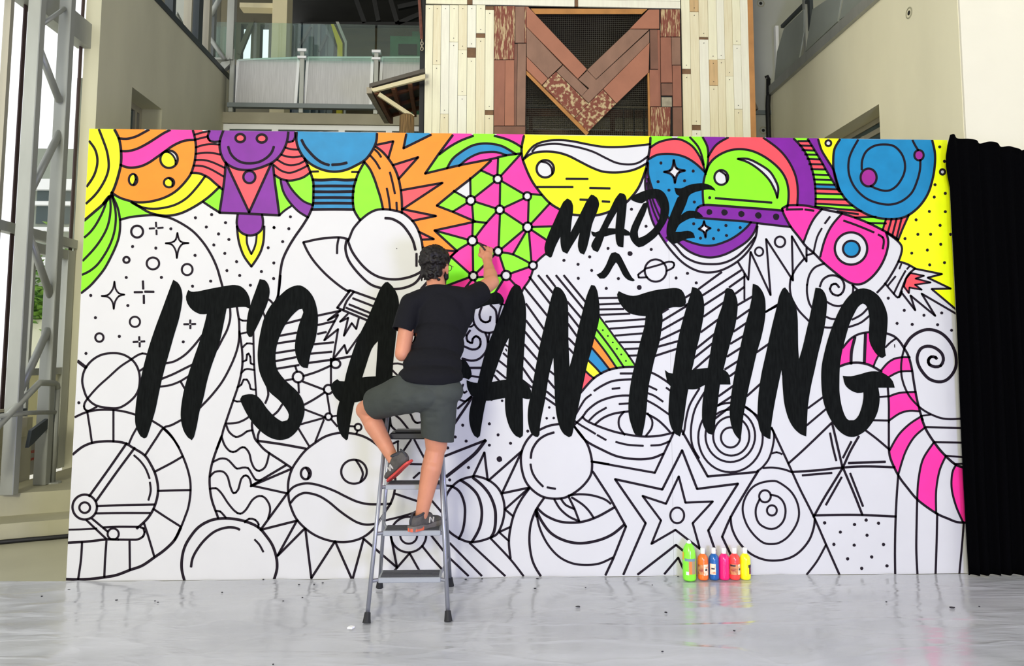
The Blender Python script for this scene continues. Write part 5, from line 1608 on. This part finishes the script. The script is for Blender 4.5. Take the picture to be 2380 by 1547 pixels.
# ------------------------------------------------------------------ paint bottles
m_capw = M('white_cap', (246, 244, 242), .35)
m_lab = M('cream_label', (244, 226, 196), .5, rgb2=(226, 140, 90), var=.06, thresh=.60, vscale=40)
m_lab2 = M('tan_label', (216, 150, 96), .5, rgb2=(170, 70, 60), var=.10, thresh=.55, vscale=30)
m_lab3 = M('grey_label_band', (120, 150, 158), .5)
m_lab4 = M('maroon_label', (140, 60, 70), .5, rgb2=(60, 30, 40), var=.1, vscale=40)
m_ink2 = M('label_ink', (52, 40, 56), .5)
def patch(c, R, a0, a1, z0, z1, n=8):
    mb = MB(); A = np.linspace(math.radians(a0), math.radians(a1), n+1)
    mb.add([Vector((c[0]+R*math.cos(a), c[1]+R*math.sin(a), c[2]+z)) for z in (z0, z1) for a in A], [(i, i+1, i+n+2, i+n+1) for i in range(n)])
    return mb
def bottle(px, rgb, label, r, h, nm, egg=False, y=-.095):
    p = atZ(px, 1348, SZ); c = Vector((p.x, y, SZ)); t = thing('paint_bottle', c, label, 'paint bottle', 'paint bottles in a row at the foot of the mural')
    m = M(nm, rgb, .22, spec=.6)
    if egg: pr = [(r*.9, 0), (r, .012), (r, h*.48), (r*.99, h*.55), (r*.97, h*.62), (r*.90, h*.73), (r*.72, h*.83), (r*.42, h*.90), (r*.30, h*.915)]
    else: pr = [(r*.88, 0), (r*.97, .006), (r, .016), (r, h*.60), (r*.98, h*.66), (r*.88, h*.725), (r*.68, h*.775), (r*.46, h*.80), (r*.44, h*.825)]
    MB().lathe(pr, c, 28).build('body', m, t, smooth=True)
    if egg:
        MB().lathe([(r*.34, h*.90), (r*.34, h*.945), (r*.2, h*.95), (r*.16, h*.985)], c, 16).build('cap', m_capw, t)
        MB().lathe([(r*.08, h*.985), (r*.06, h*1.03)], c+Vector((r*.18, 0, -.006)), 8).build('nozzle', M('nozzle_grey', (150, 150, 156), .4), t)
    else: MB().lathe([(r*.42, h*.81), (r*.43, h*.97), (r*.38, h*1.0)], c, 18).build('cap', m_capw, t)
    return t, c, r+.0008, h
R_S, H_S = .0355, .203
def lb(t, c, R, a0, a1, z0, z1, m, nm='label'): return patch(c, R, a0, a1, z0, z1).build(nm, m, t)
t, c, R, h = bottle(1604, (140, 246, 60), 'largest paint bottle, bright green with an egg-shaped top, leftmost of the row', .0445, .262, 'green_bottle', True, -.105)
lb(t, c, R, 215, 318, .128, .146, m_lab3); lb(t, c, R, 250, 318, .045, .128, M('clear_label', (170, 150, 116), .4)); lb(t, c, R+.0005, 255, 278, .045, .128, M('orange_label', (240, 130, 56), .5)); lb(t, c, R+.0005, 228, 252, .04, .062, m_capw)
lb(t, c, R, 183, 208, .135, .185, M('dried_yellow_drip', (232, 190, 40), .5), 'paint_drip')
t, c, R, h = bottle(1637, (255, 118, 42), 'small orange paint bottle with cream label, next right of the large green one', R_S, H_S, 'orange_bottle')
l = lb(t, c, R, 262, 320, .032, .103, m_lab); lb(t, c, R, 190, 258, .036, .10, m_lab2); lb(t, c, R+.0006, 278, 305, .062, .074, m_ink2, 'label_mark')
t, c, R, h = bottle(1663, (24, 96, 168), 'small blue paint bottle with cream label, between the orange and the hot pink one', R_S*.95, H_S, 'blue_bottle')
lb(t, c, R, 205, 275, .036, .106, m_lab); lb(t, c, R+.0006, 225, 262, .07, .080, m_ink2, 'label_mark')
t, c, R, h = bottle(1687, (255, 30, 118), 'hot pink paint bottle with its label turned away, between the blue and the coral one', R_S, H_S, 'pink_bottle')
lb(t, c, R, 322, 352, .034, .10, m_lab2)
t, c, R, h = bottle(1712, (255, 74, 70), 'coral red paint bottle with a wide picture label, second from the right end', R_S, H_S, 'coral_bottle')
lb(t, c, R, 200, 290, .034, .102, m_lab2); lb(t, c, R, 290, 335, .034, .102, m_lab); lb(t, c, R+.0006, 205, 262, .088, .098, m_ink2, 'label_mark'); lb(t, c, R+.0006, 298, 325, .062, .076, m_ink2, 'label_mark')
t, c, R, h = bottle(1737, (248, 248, 20), 'lemon yellow paint bottle, rightmost of the row', R_S, H_S, 'yellow_bottle')
lb(t, c, R, 295, 345, .038, .085, m_lab4); lb(t, c, R+.0006, 285, 340, .080, .098, m_ink2, 'label_mark')

# ------------------------------------------------------------------ scraps on the sheet
m_fleck = M('dried_paint_fleck', (26, 24, 28), .6)
mb = MB(); rf = random.Random(9)
for px, py, s in ((271, 1393, .012), (97, 1384, .009), (612, 1345, .01), (695, 1357, .011), (730, 1357, .01), (750, 1353, .009), (658, 1395, .008), (703, 1387, .008), (1243, 1366, .012), (1249, 1343, .014), (1082, 1345, .012), (1120, 1344, .01), (1344, 1408, .02), (1361, 1364, .008), (1547, 1421, .011), (1576, 1338, .012), (1540, 1512, .008), (1707, 1464, .01), (1516, 1358, .007), (2213, 1410, .020), (2060, 1397, .01), (2276, 1408, .009), (1548, 1422, .012), (360, 1395, .01), (367, 1398, .008), (516, 1375, .008), (635, 1542, .008), (160, 1369, .012)):
    s *= .6; c = atZ(px, py, .0145); a0 = rf.uniform(0, 6); mb.prism([c+Vector((s*math.cos(a0+a)*rf.uniform(.6, 1.1)*1.3, s*math.sin(a0+a)*rf.uniform(.6, 1.1), -.004)) for a in np.linspace(0, 2*math.pi, 7)[:-1]], (0, 0, .004))
prop(mb.build('paint_flecks', m_fleck), 'scattered small black flecks of dried paint on the drop sheet', 'paint flecks', kind='stuff')
c = atZ(815, 1457, .015)
prop(MB().prism([c+Vector(v) for v in ((-.018, -.008, -.005), (.008, -.016, -.005), (.02, .004, -.005), (-.004, .016, -.005))], (.002, 0, .01)).build('paper_scrap', m_capw), 'small white paper scrap on the sheet left of the ladder foot', 'scrap')
# ------------------------------------------------------------------ the painter, seen from behind
def ico(c, r, rot=None, sub=3):
    bm = bmesh.new(); bmesh.ops.create_icosphere(bm, subdivisions=sub, radius=1.0); vs = []
    R3 = Vector(r) if not isinstance(r, (int, float)) else Vector((r, r, r))
    for v in bm.verts:
        p = Vector((v.co.x*R3.x, v.co.y*R3.y, v.co.z*R3.z))
        if rot is not None: p = rot @ p
        vs.append(p+Vector(c))
    fs = [tuple(v.index for v in f.verts) for f in bm.faces]; bm.free(); return vs, fs
def cone(a, ra, b, rb, n=20, flat=None):       # round cone; flat=(axis vector, factor) squashes it across that axis
    a, b = Vector(a), Vector(b); d = b-a; L = d.length; d.normalize()
    x = d.cross(Vector((0, 0, 1))); x = x.normalized() if x.length > 1e-3 else Vector((1, 0, 0)); y = d.cross(x); prof = []
    for t in np.linspace(-math.pi/2, 0, 6): prof.append((ra*math.cos(t), ra*math.sin(t)))
    for t in np.linspace(0, math.pi/2, 6): prof.append((rb*math.cos(t), L+rb*math.sin(t)))
    vs = []; fs = []
    for r, h in prof:
        for k in range(n):
            w = (x*math.cos(2*math.pi*k/n)+y*math.sin(2*math.pi*k/n))*max(r, 1e-5)
            if flat is not None: u = Vector(flat[0]).normalized(); w = w-u*w.dot(u)*(1-flat[1])
            vs.append(a+d*h+w)
    m = len(prof)
    for i in range(m-1):
        for k in range(n): fs.append((i*n+k, i*n+(k+1) % n, (i+1)*n+(k+1) % n, (i+1)*n+k))
    return vs, fs
def fuse(parts, voxel, smooth=6, factor=.5, disp=None):
    V = []; Fc = []
    for vs, fs in parts: n = len(V); V += [tuple(v) for v in vs]; Fc += [tuple(i+n for i in f) for f in fs]
    me = bpy.data.meshes.new('fuse'); me.from_pydata(V, [], Fc)
    bm = bmesh.new(); bm.from_mesh(me); bmesh.ops.recalc_face_normals(bm, faces=bm.faces[:]); bm.to_mesh(me); bm.free()
    o = bpy.data.objects.new('fuse', me); COL.objects.link(o)
    r = o.modifiers.new('r', 'REMESH'); r.mode = 'VOXEL'; r.voxel_size = voxel
    if smooth: s = o.modifiers.new('s', 'SMOOTH'); s.iterations = smooth; s.factor = factor
    bpy.context.view_layer.update()
    out = bpy.data.meshes.new_from_object(o.evaluated_get(bpy.context.evaluated_depsgraph_get()))
    bpy.data.objects.remove(o)
    if disp:
        nn = [v.normal.copy() for v in out.vertices]
        for v, q in zip(out.vertices, nn): v.co += q*disp(v.co)
    return out
def cut(me, co, no, R):            # trim everything beyond a plane near co, leaving an open hem
    co = Vector(co); no = Vector(no).normalized(); bm = bmesh.new(); bm.from_mesh(me)
    fs = [f for f in bm.faces if (f.calc_center_median()-co).length < R]
    g = list({v for f in fs for v in f.verts})+list({e for f in fs for e in f.edges})+fs
    bmesh.ops.bisect_plane(bm, geom=g, plane_co=co, plane_no=no, clear_outer=True)
    bm.to_mesh(me); bm.free(); return me
def P(px, py, y): return atY(px, py, y)
T2, T3 = TREADS[1], TREADS[2]
person = thing('person', (atY(985, 1235, T2[2]).x, T2[2], T2[4]), 'person with curly dark hair in black t-shirt and charcoal shorts painting from the step ladder', 'person')
m_skin = M('skin', (194, 130, 100), .5, var=.07, vscale=14, rgb2=None, spec=.35)
m_shirt = M('black_tshirt', (20, 20, 24), .85, spec=.15, bump=.12, bscale=60)
m_short = M('charcoal_shorts', (62, 66, 62), .85, var=.08, vscale=10, bump=.12, bscale=70, spec=.2)
m_hair = M('dark_hair', (20, 15, 13), .55, var=.35, vscale=60, spec=.3)
HD = P(1013, 621, -.50)
LS, RS = P(955, 706, -.62), P(1084, 698, -.56)
LE, RE = P(935, 822, -.69), P(1143, 655, -.40)
RW = P(1133, 607, -.21); LHd = P(1000, 800, -.43)
HL, HR = P(945, 908, -.74), P(1010, 908, -.74)
KL, KR = P(850, 952, -.45), P(1014, 1036, -.63)
AL, AR = P(914, 1066, -.61), P(978, 1204, -.635)
yaw = Matrix.Rotation(math.radians(-22), 3, 'Z')
def hd(x, y, z): return HD+yaw @ Vector((x, y, z))
body = []
# head and neck
body += [ico(hd(0, -.012, .02), (.076, .096, .098), yaw), ico(hd(0, .045, -.045), (.056, .056, .066), yaw), ico(hd(0, .05, -.09), (.036, .036, .026), yaw), ico(hd(0, .09, .015), (.046, .024, .03), yaw)]
body += [cone(hd(0, .095, .005), .010, hd(0, .118, -.028), .016), ico(hd(.018, .094, -.062), (.018, .012, .008), yaw), ico(hd(-.018, .094, -.062), (.018, .012, .008), yaw)]
for s in (-1, 1): body += [ico(hd(s*.078, .002, -.012), (.009, .02, .033), yaw @ Matrix.Rotation(s*.3, 3, 'Z')), ico(hd(s*.079, .0, -.036), (.007, .011, .012), yaw)]
body += [cone(hd(0, -.012, -.06), .055, P(1016, 678, -.57), .062)]
# trunk
body += [ico(P(1022, 748, -.575), (.165, .105, .20)), ico(P(1012, 835, -.65), (.140, .080, .15)), ico(P(980, 902, -.735), (.150, .105, .11)), cone(LS, .052, RS, .052)]
# arms
body += [cone(LS, .056, LE, .045), cone(LE, .043, LE.lerp(LHd, .35), .043), cone(LE.lerp(LHd, .3), .042, LHd, .027)]
body += [cone(RS, .056, RE, .048), cone(RE, .045, RE.lerp(RW, .35), .046), cone(RE.lerp(RW, .3), .044, RW, .0285)]
# legs
body += [cone(HL, .088, KL, .062), ico(KL+Vector((-.004, .015, .0)), (.058, .06, .06)), cone(KL, .056, KL.lerp(AL, .35), .060), cone(KL.lerp(AL, .3)+Vector((.0, -.01, 0)), .060, AL, .035), ico(AL, .037)]
body += [cone(HR, .092, KR, .066), ico(KR, (.062, .062, .062)), cone(KR, .058, KR.lerp(AR, .34), .062), cone(KR.lerp(AR, .3)+Vector((0, -.012, 0)), .062, AR, .036), ico(AR, .038)]
# right hand: palm, four bent fingers, thumb, closing on a pen that touches the board
PK = P(1131, 579, -.125)                                              # middle of the knuckle row
hx = (P(1142, 574, -.125)-P(1118, 574, -.125)).normalized(); hf = (PK-RW).normalized()
body += [cone(RW, .027, RW.lerp(PK, .5), .030, flat=((0, 1, 0), .75))]
tip = P(1113, 566, -.030)
for k, (o_, ln) in enumerate(((-.0335, .92), (-.0115, 1.0), (.0105, .97), (.0320, .82))):
    k0 = PK+hx*o_+Vector((0, 0, .006-.25*abs(o_+.004)))
    body.append(cone(RW+hx*o_*.5, .016, k0, .0122))
    m = k0+Vector((-.004, .030*ln, .017*ln))+hx*(o_*.12); e = m+Vector((-.010-.2*o_, .026*ln, -.012))
    body += [cone(k0, .0108, m, .0092), cone(m, .0092, e, .0084), cone(e, .0084, e+Vector((-.008-.2*o_, .010, -.018)), .0076)]
t0_ = RW.lerp(PK, .35)-hx*.024; t1_ = t0_+Vector((-.026, .026, .016)); t2_ = t1_+Vector((-.004, .032, .010))
body += [cone(t0_, .017, t1_, .0125), cone(t1_, .0125, t2_, .0100)]
# left hand in front of the waist, fingers curled round a small cup
for k, o_ in enumerate((-.028, -.009, .010, .028)):
    a = LHd+Vector((.05, .035, o_)); body += [cone(LHd, .022, a, .014), cone(a, .010, a+Vector((.032, .012, 0)), .009), cone(a+Vector((.032, .012, 0)), .009, a+Vector((.046, -.014, 0)), .008)]
body += [cone(LHd, .020, LHd+Vector((.03, -.02, .03)), .011), cone(LHd+Vector((.03, -.02, .03)), .011, LHd+Vector((.06, -.022, .026)), .009)]
me = fuse(body, .0042, 6, .5)
bo = mobj('body', me, m_skin, person, True)
m_eye = M('eye_white', (238, 234, 228), .3); m_iris = M('dark_iris', (40, 26, 18), .2); m_lip = M('lip_skin', (186, 110, 96), .5)
for s in (-1, 1):
    ey = MB(); ey.add(*ico(hd(s*.030, .098, .008), .012)); ey = ey.build('eye', m_eye, bo, True)
    MB().add(*ico(hd(s*.030, .106, .008), .0058)).build('iris', m_iris, ey, True) if False else None
MB().add(*ico(hd(0, .103, -.062), (.024, .006, .006), yaw)).build('mouth', m_lip, bo, True)
# hair: a cap of small curls
rh = random.Random(21); hair = [ico(hd(0, -.026, .034), (.083, .098, .092), yaw), ico(hd(0, -.050, -.034), (.066, .056, .066), yaw)]
for k in range(420):
    u = rh.uniform(-.25, 1); a = rh.uniform(0, 2*math.pi); q = math.sqrt(1-u*u); d = Vector((q*math.cos(a), q*math.sin(a), u))
    if d.y > .55 and d.z < .45: continue
    if abs(d.x) > .55 and d.z < .1 and d.y > -.2: continue
    p = hd(d.x*.082, -.026+d.y*.098, .034+d.z*.091); r = rh.uniform(.008, .0165)*(1.2 if d.z > .3 else .85)
    hair.append(ico(p+Vector(d)*.005, r, None, 1))
for k in range(90):
    a = rh.uniform(-1.25, 1.25); hair.append(ico(hd(.066*math.sin(a), -.055-.056*math.cos(a), rh.uniform(-.088, .0)), rh.uniform(.006, .010), None, 1))
mobj('hair', fuse(hair, .0048, 1, .5, lambda c: .0035*mnoise.noise(c*85)), m_hair, person, True)
beard = [ico(hd(0, .048, -.092), (.047, .052, .034), yaw)]+[cone(hd(s*.052, .035, -.062), .021, hd(s*.066, .016, -.01), .012) for s in (-1, 1)]
mobj('beard', fuse(beard, .005, 3), m_hair, person, True)
gl = MB(); 
for s in (-1, 1): gl.tube([hd(s*.072, -.005, .012), hd(s*.078, .04, .014), hd(s*.070, .115, .012)], .0022, 6)
for s in (-1, 1): gl.tube([hd(s*.036+.026*math.cos(a), .118-.012*abs(math.cos(a)*.5+s*.5), .006+.021*math.sin(a)) for a in np.linspace(0, 2*math.pi, 17)], .0024, 6)
gl.tube([hd(-.012, .122, .010), hd(.012, .122, .010)], .002, 6)
gl.build('glasses', M('tortoise_frame', (70, 40, 30), .3), person, True)

# t-shirt
def fold(amp, s, st): return lambda c: amp*mnoise.noise(Vector((c.x*s*st[0], c.y*s*st[1], c.z*s*st[2])))+amp*.5*mnoise.noise(Vector((c.x*s*st[0]*2.1+4, c.y*s*2, c.z*s*st[2]*2.1)))
LC = P(936, 768, -.655); RC = P(1121, 676, -.465)
sh = [ico(P(1024, 742, -.575), (.176, .122, .195)), ico(P(1016, 800, -.63), (.166, .122, .16)), ico(P(1006, 850, -.69), (.176, .128, .13)), ico(P(1000, 878, -.725), (.194, .155, .095)),
      cone(P(1016, 684, -.575), .070, LS+Vector((0, 0, .0)), .064), cone(P(1016, 684, -.575), .072, RS+Vector((.0, 0, .004)), .068), ico(P(1018, 700, -.585), (.13, .085, .07)),
      cone(LS, .066, LC+(LC-LS)*.10, .064), cone(RS, .072, RC+(RC-RS)*.10, .064), cone(P(1075, 740, -.57), .06, RS, .066), cone(P(968, 750, -.60), .055, LS, .066)]
def tfold(c):
    low = max(0.0, min(1.0, (P(1016, 770, -.6).z-c.z)/.25)); return .0045*mnoise.noise(c*8)+.0085*low*mnoise.noise(Vector((c.x*5+2*c.z, c.y*5, c.z*24)))+.004*(1-low)*mnoise.noise(Vector((c.x*14+c.z*5, c.y*9, c.z*6)))
sm = fuse(sh, .008, 7, .5, tfold)
def vdn(a, b): return (Vector(b)-Vector(a)).normalized()
cut(sm, LC, vdn(LS, LC), .10); cut(sm, RC, vdn(RS, RC), .10)
cut(sm, P(1004, 876, -.72), Vector((-.06, .25, -1)), .60)
cut(sm, P(1016, 667, -.57), Vector((0, .25, 1)), .075)
so = mobj('tshirt', sm, m_shirt, person, True); md = so.modifiers.new('cloth', 'SOLIDIFY'); md.thickness = .004; md.offset = 1
# a dark shirt tail hanging at the right hip
# shorts
HLc = P(874, 938, -.51); HRc = P(1017, 1018, -.635)
st = [ico(P(1000, 890, -.735), (.174, .126, .085)), ico(P(975, 917, -.745), (.168, .135, .095)), cone(P(948, 912, -.735), .118, HLc+(HLc-HL).normalized()*.03, .092), cone(P(1018, 915, -.735), .118, HRc+(HRc-HR).normalized()*.06, .088), ico(P(1028, 908, -.74), (.120, .12, .09))]
def sfold(c):
    q = c-P(975, 935, -.80); w = math.exp(-(q.length/.16)**2); return .004*mnoise.noise(c*9)+.010*w*mnoise.noise(Vector((q.x*9+q.z*26, q.y*6, q.z*20-q.x*14)))+.003*mnoise.noise(Vector((c.x*22, c.y*8, c.z*7)))
pm = fuse(st, .008, 6, .5, sfold)
cut(pm, HLc, (HLc-P(948, 905, -.735)), .20); cut(pm, HRc, Vector((-.22, .05, -1)), .22)
po_ = mobj('shorts', pm, m_short, person, True); md = po_.modifiers.new('cloth', 'SOLIDIFY'); md.thickness = .004; md.offset = 1
from mathutils.bvhtree import BVHTree
bv = BVHTree.FromPolygons([v.co.copy() for v in pm.vertices], [tuple(f.vertices) for f in pm.polygons])
def onm(px, py):
    d = Vector(ray(px, py)).normalized(); h = bv.ray_cast(Vector(CAM), d); return (h[0]-d*.0045) if h[0] else None
m_seam = M('shorts_seam', (44, 47, 45), .9)
for pts in (((1003, 878), (994, 905), (984, 938)), ((943, 884), (950, 900), (962, 912), (984, 906)), ((1012, 902), (1036, 890), (1056, 884)), ((1012, 902), (1014, 925), (1040, 930), (1060, 924)), ((986, 1010), (1004, 1016), (1024, 1022), (1042, 1026))):
    q = [(a[0]+(b[0]-a[0])*t, a[1]+(b[1]-a[1])*t) for a, b in zip(pts, pts[1:]) for t in (0, .25, .5, .75)]+[pts[-1]]
    Q = [v for v in (onm(*x) for x in q) if v is not None]
    if len(Q) > 2: MB().tube(Q, .0017, 5).build('seam', m_seam, po_, True)

# shoes
m_sh1 = M('grey_mesh_shoe', (78, 74, 70), .8, var=.18, vscale=40, bump=.2, bscale=120)
m_sole = M('red_outsole', (196, 62, 56), .6); m_mid = M('grey_midsole', (104, 98, 92), .6); m_logo = M('silver_logo', (196, 192, 184), .4); m_collar = M('dark_collar', (54, 54, 58), .8)
def shoe(name, heel, toe, upv, label, accent, flat=False):
    x = (toe-heel).normalized(); y = upv.cross(x).normalized(); z = x.cross(y).normalized(); L = .285
    def W(a, b, c): return heel+x*a+y*b+z*c
    rot = Matrix((x, y, z)).transposed()
    up = [ico(W(.052, 0, .048), (.050, .035, .046), rot), cone(W(.05, 0, .04), .036, W(.15, 0, .042), .040, flat=(z, .95)), cone(W(.15, 0, .036), .040, W(.225, .004, .030), .038, flat=(z, .7)), ico(W(.235, .004, .030), (.046, .040, .024), rot), cone(W(.055, 0, .05), .039, W(.070, 0, .085), .037), cone(W(.06, 0, .08), .030, W(.16, 0, .055), .034)]
    um = fuse(up, .0055, 5)
    cut(um, W(.068, 0, .094), z+x*-.30, .075)
    so = mobj(name, um, m_sh1, person, True); so['label'] = label
    def outline(k, z0, z1):
        pts = [(.0, -.016), (.0, .016), (.02, .033), (.07, .036), (.13, .036), (.19, .046), (.24, .044), (.275, .026), (.287, .0), (.278, -.024), (.245, -.038), (.19, -.040), (.13, -.031), (.07, -.034), (.02, -.032)]
        c = catmull([(p[0], p[1]*k) for p in pts], [False]*len(pts), True, .012)
        return MB().prism([W(a, b, z0) for a, b in c], z*(z1-z0))
    outline(1.0, 0, .012).build('outsole', accent, so)
    if flat: MB().prism([W(a, b, -.0012) for a, b in ((-.002, -.016), (-.002, .016), (.02, .0345), (.085, .0375), (.085, -.0355), (.02, -.0335))], z*.020).build('heel_pad', M('orange_heel', (214, 98, 66), .6), so); outline(1.04, .0121, .030).build('midsole', m_mid, so)
    for s in (-1, 1):                                                   # the letter N on the side
        q = [(.125, .034), (.132, .066), (.158, .034), (.165, .062)]
        lg = MB()
        for (a0, b0), (a1, b1) in zip(q, q[1:]): lg.bar(W(a0, s*(.0425-.10*max(0, b0-.045)), b0), W(a1, s*(.0425-.10*max(0, b1-.045)), b1), .004, .0075, y)
        lg.build('side_logo', m_logo, so)
    lc = MB()
    for k in range(4): lc.tube([W(.13+.022*k, -.022, .074-.006*k), W(.135+.022*k, 0, .082-.007*k), W(.13+.022*k, .022, .074-.006*k)], .003, 6)
    lc.build('laces', m_collar, so, True)
    MB().tube([W(.02, 0, .098), W(.006, 0, .07), W(.004, 0, .04)], .006, 6).build('heel_tab', m_collar, so, True)
    ring = [W(.068+.043*math.cos(a), .034*math.sin(a), .092+.012*math.cos(a)) for a in np.linspace(0, 2*math.pi, 21)]
    MB().tube(ring, .007, 8, False).build('collar', m_collar, so, True)
    return so
z2_ = T2[4]+.003; z3_ = T3[4]+.003
h = P(953, 1238, T2[2]-.035); h.z = z2_; t = P(1014, 1228, T2[2]+.16); t.z = z2_
shoe('shoe', h, t, Vector((0, 0, 1)), 'grey running shoe flat on the second tread, right foot', m_mid, True)
tt = P(906, 1122, T3[2]+.055); tt.z = z3_+.008
hh = P(950, 1077, T3[2]-.13)
hh = tt+(hh-tt).normalized()*.285
shoe('shoe', hh, tt, Vector((-.62, .35, .62)).normalized(), 'grey running shoe with red sole, left heel lifted off the third tread', m_sole)
# pen in the right hand and cup in the left
pb = P(1112, 563, -.004); pe = P(1127, 580, -.165)
pen = thing('paint_marker', pb, 'small black paint marker held in the right hand against the mural', 'marker')
MB().tube([pb, pb.lerp(pe, .08), pb.lerp(pe, .1), pe], [.002, .003, .0065, .0065], 10).build('barrel', m_black, pen, True)
cup = thing('paint_cup', LHd+Vector((.075, .0, -.05)), 'small white paint cup held in the left hand in front of the waist', 'cup')
MB().lathe([(.026, 0), (.032, .085), (.030, .085), (.024, .006)], cup.location, 18).build('cup_body', m_capw, cup, True)
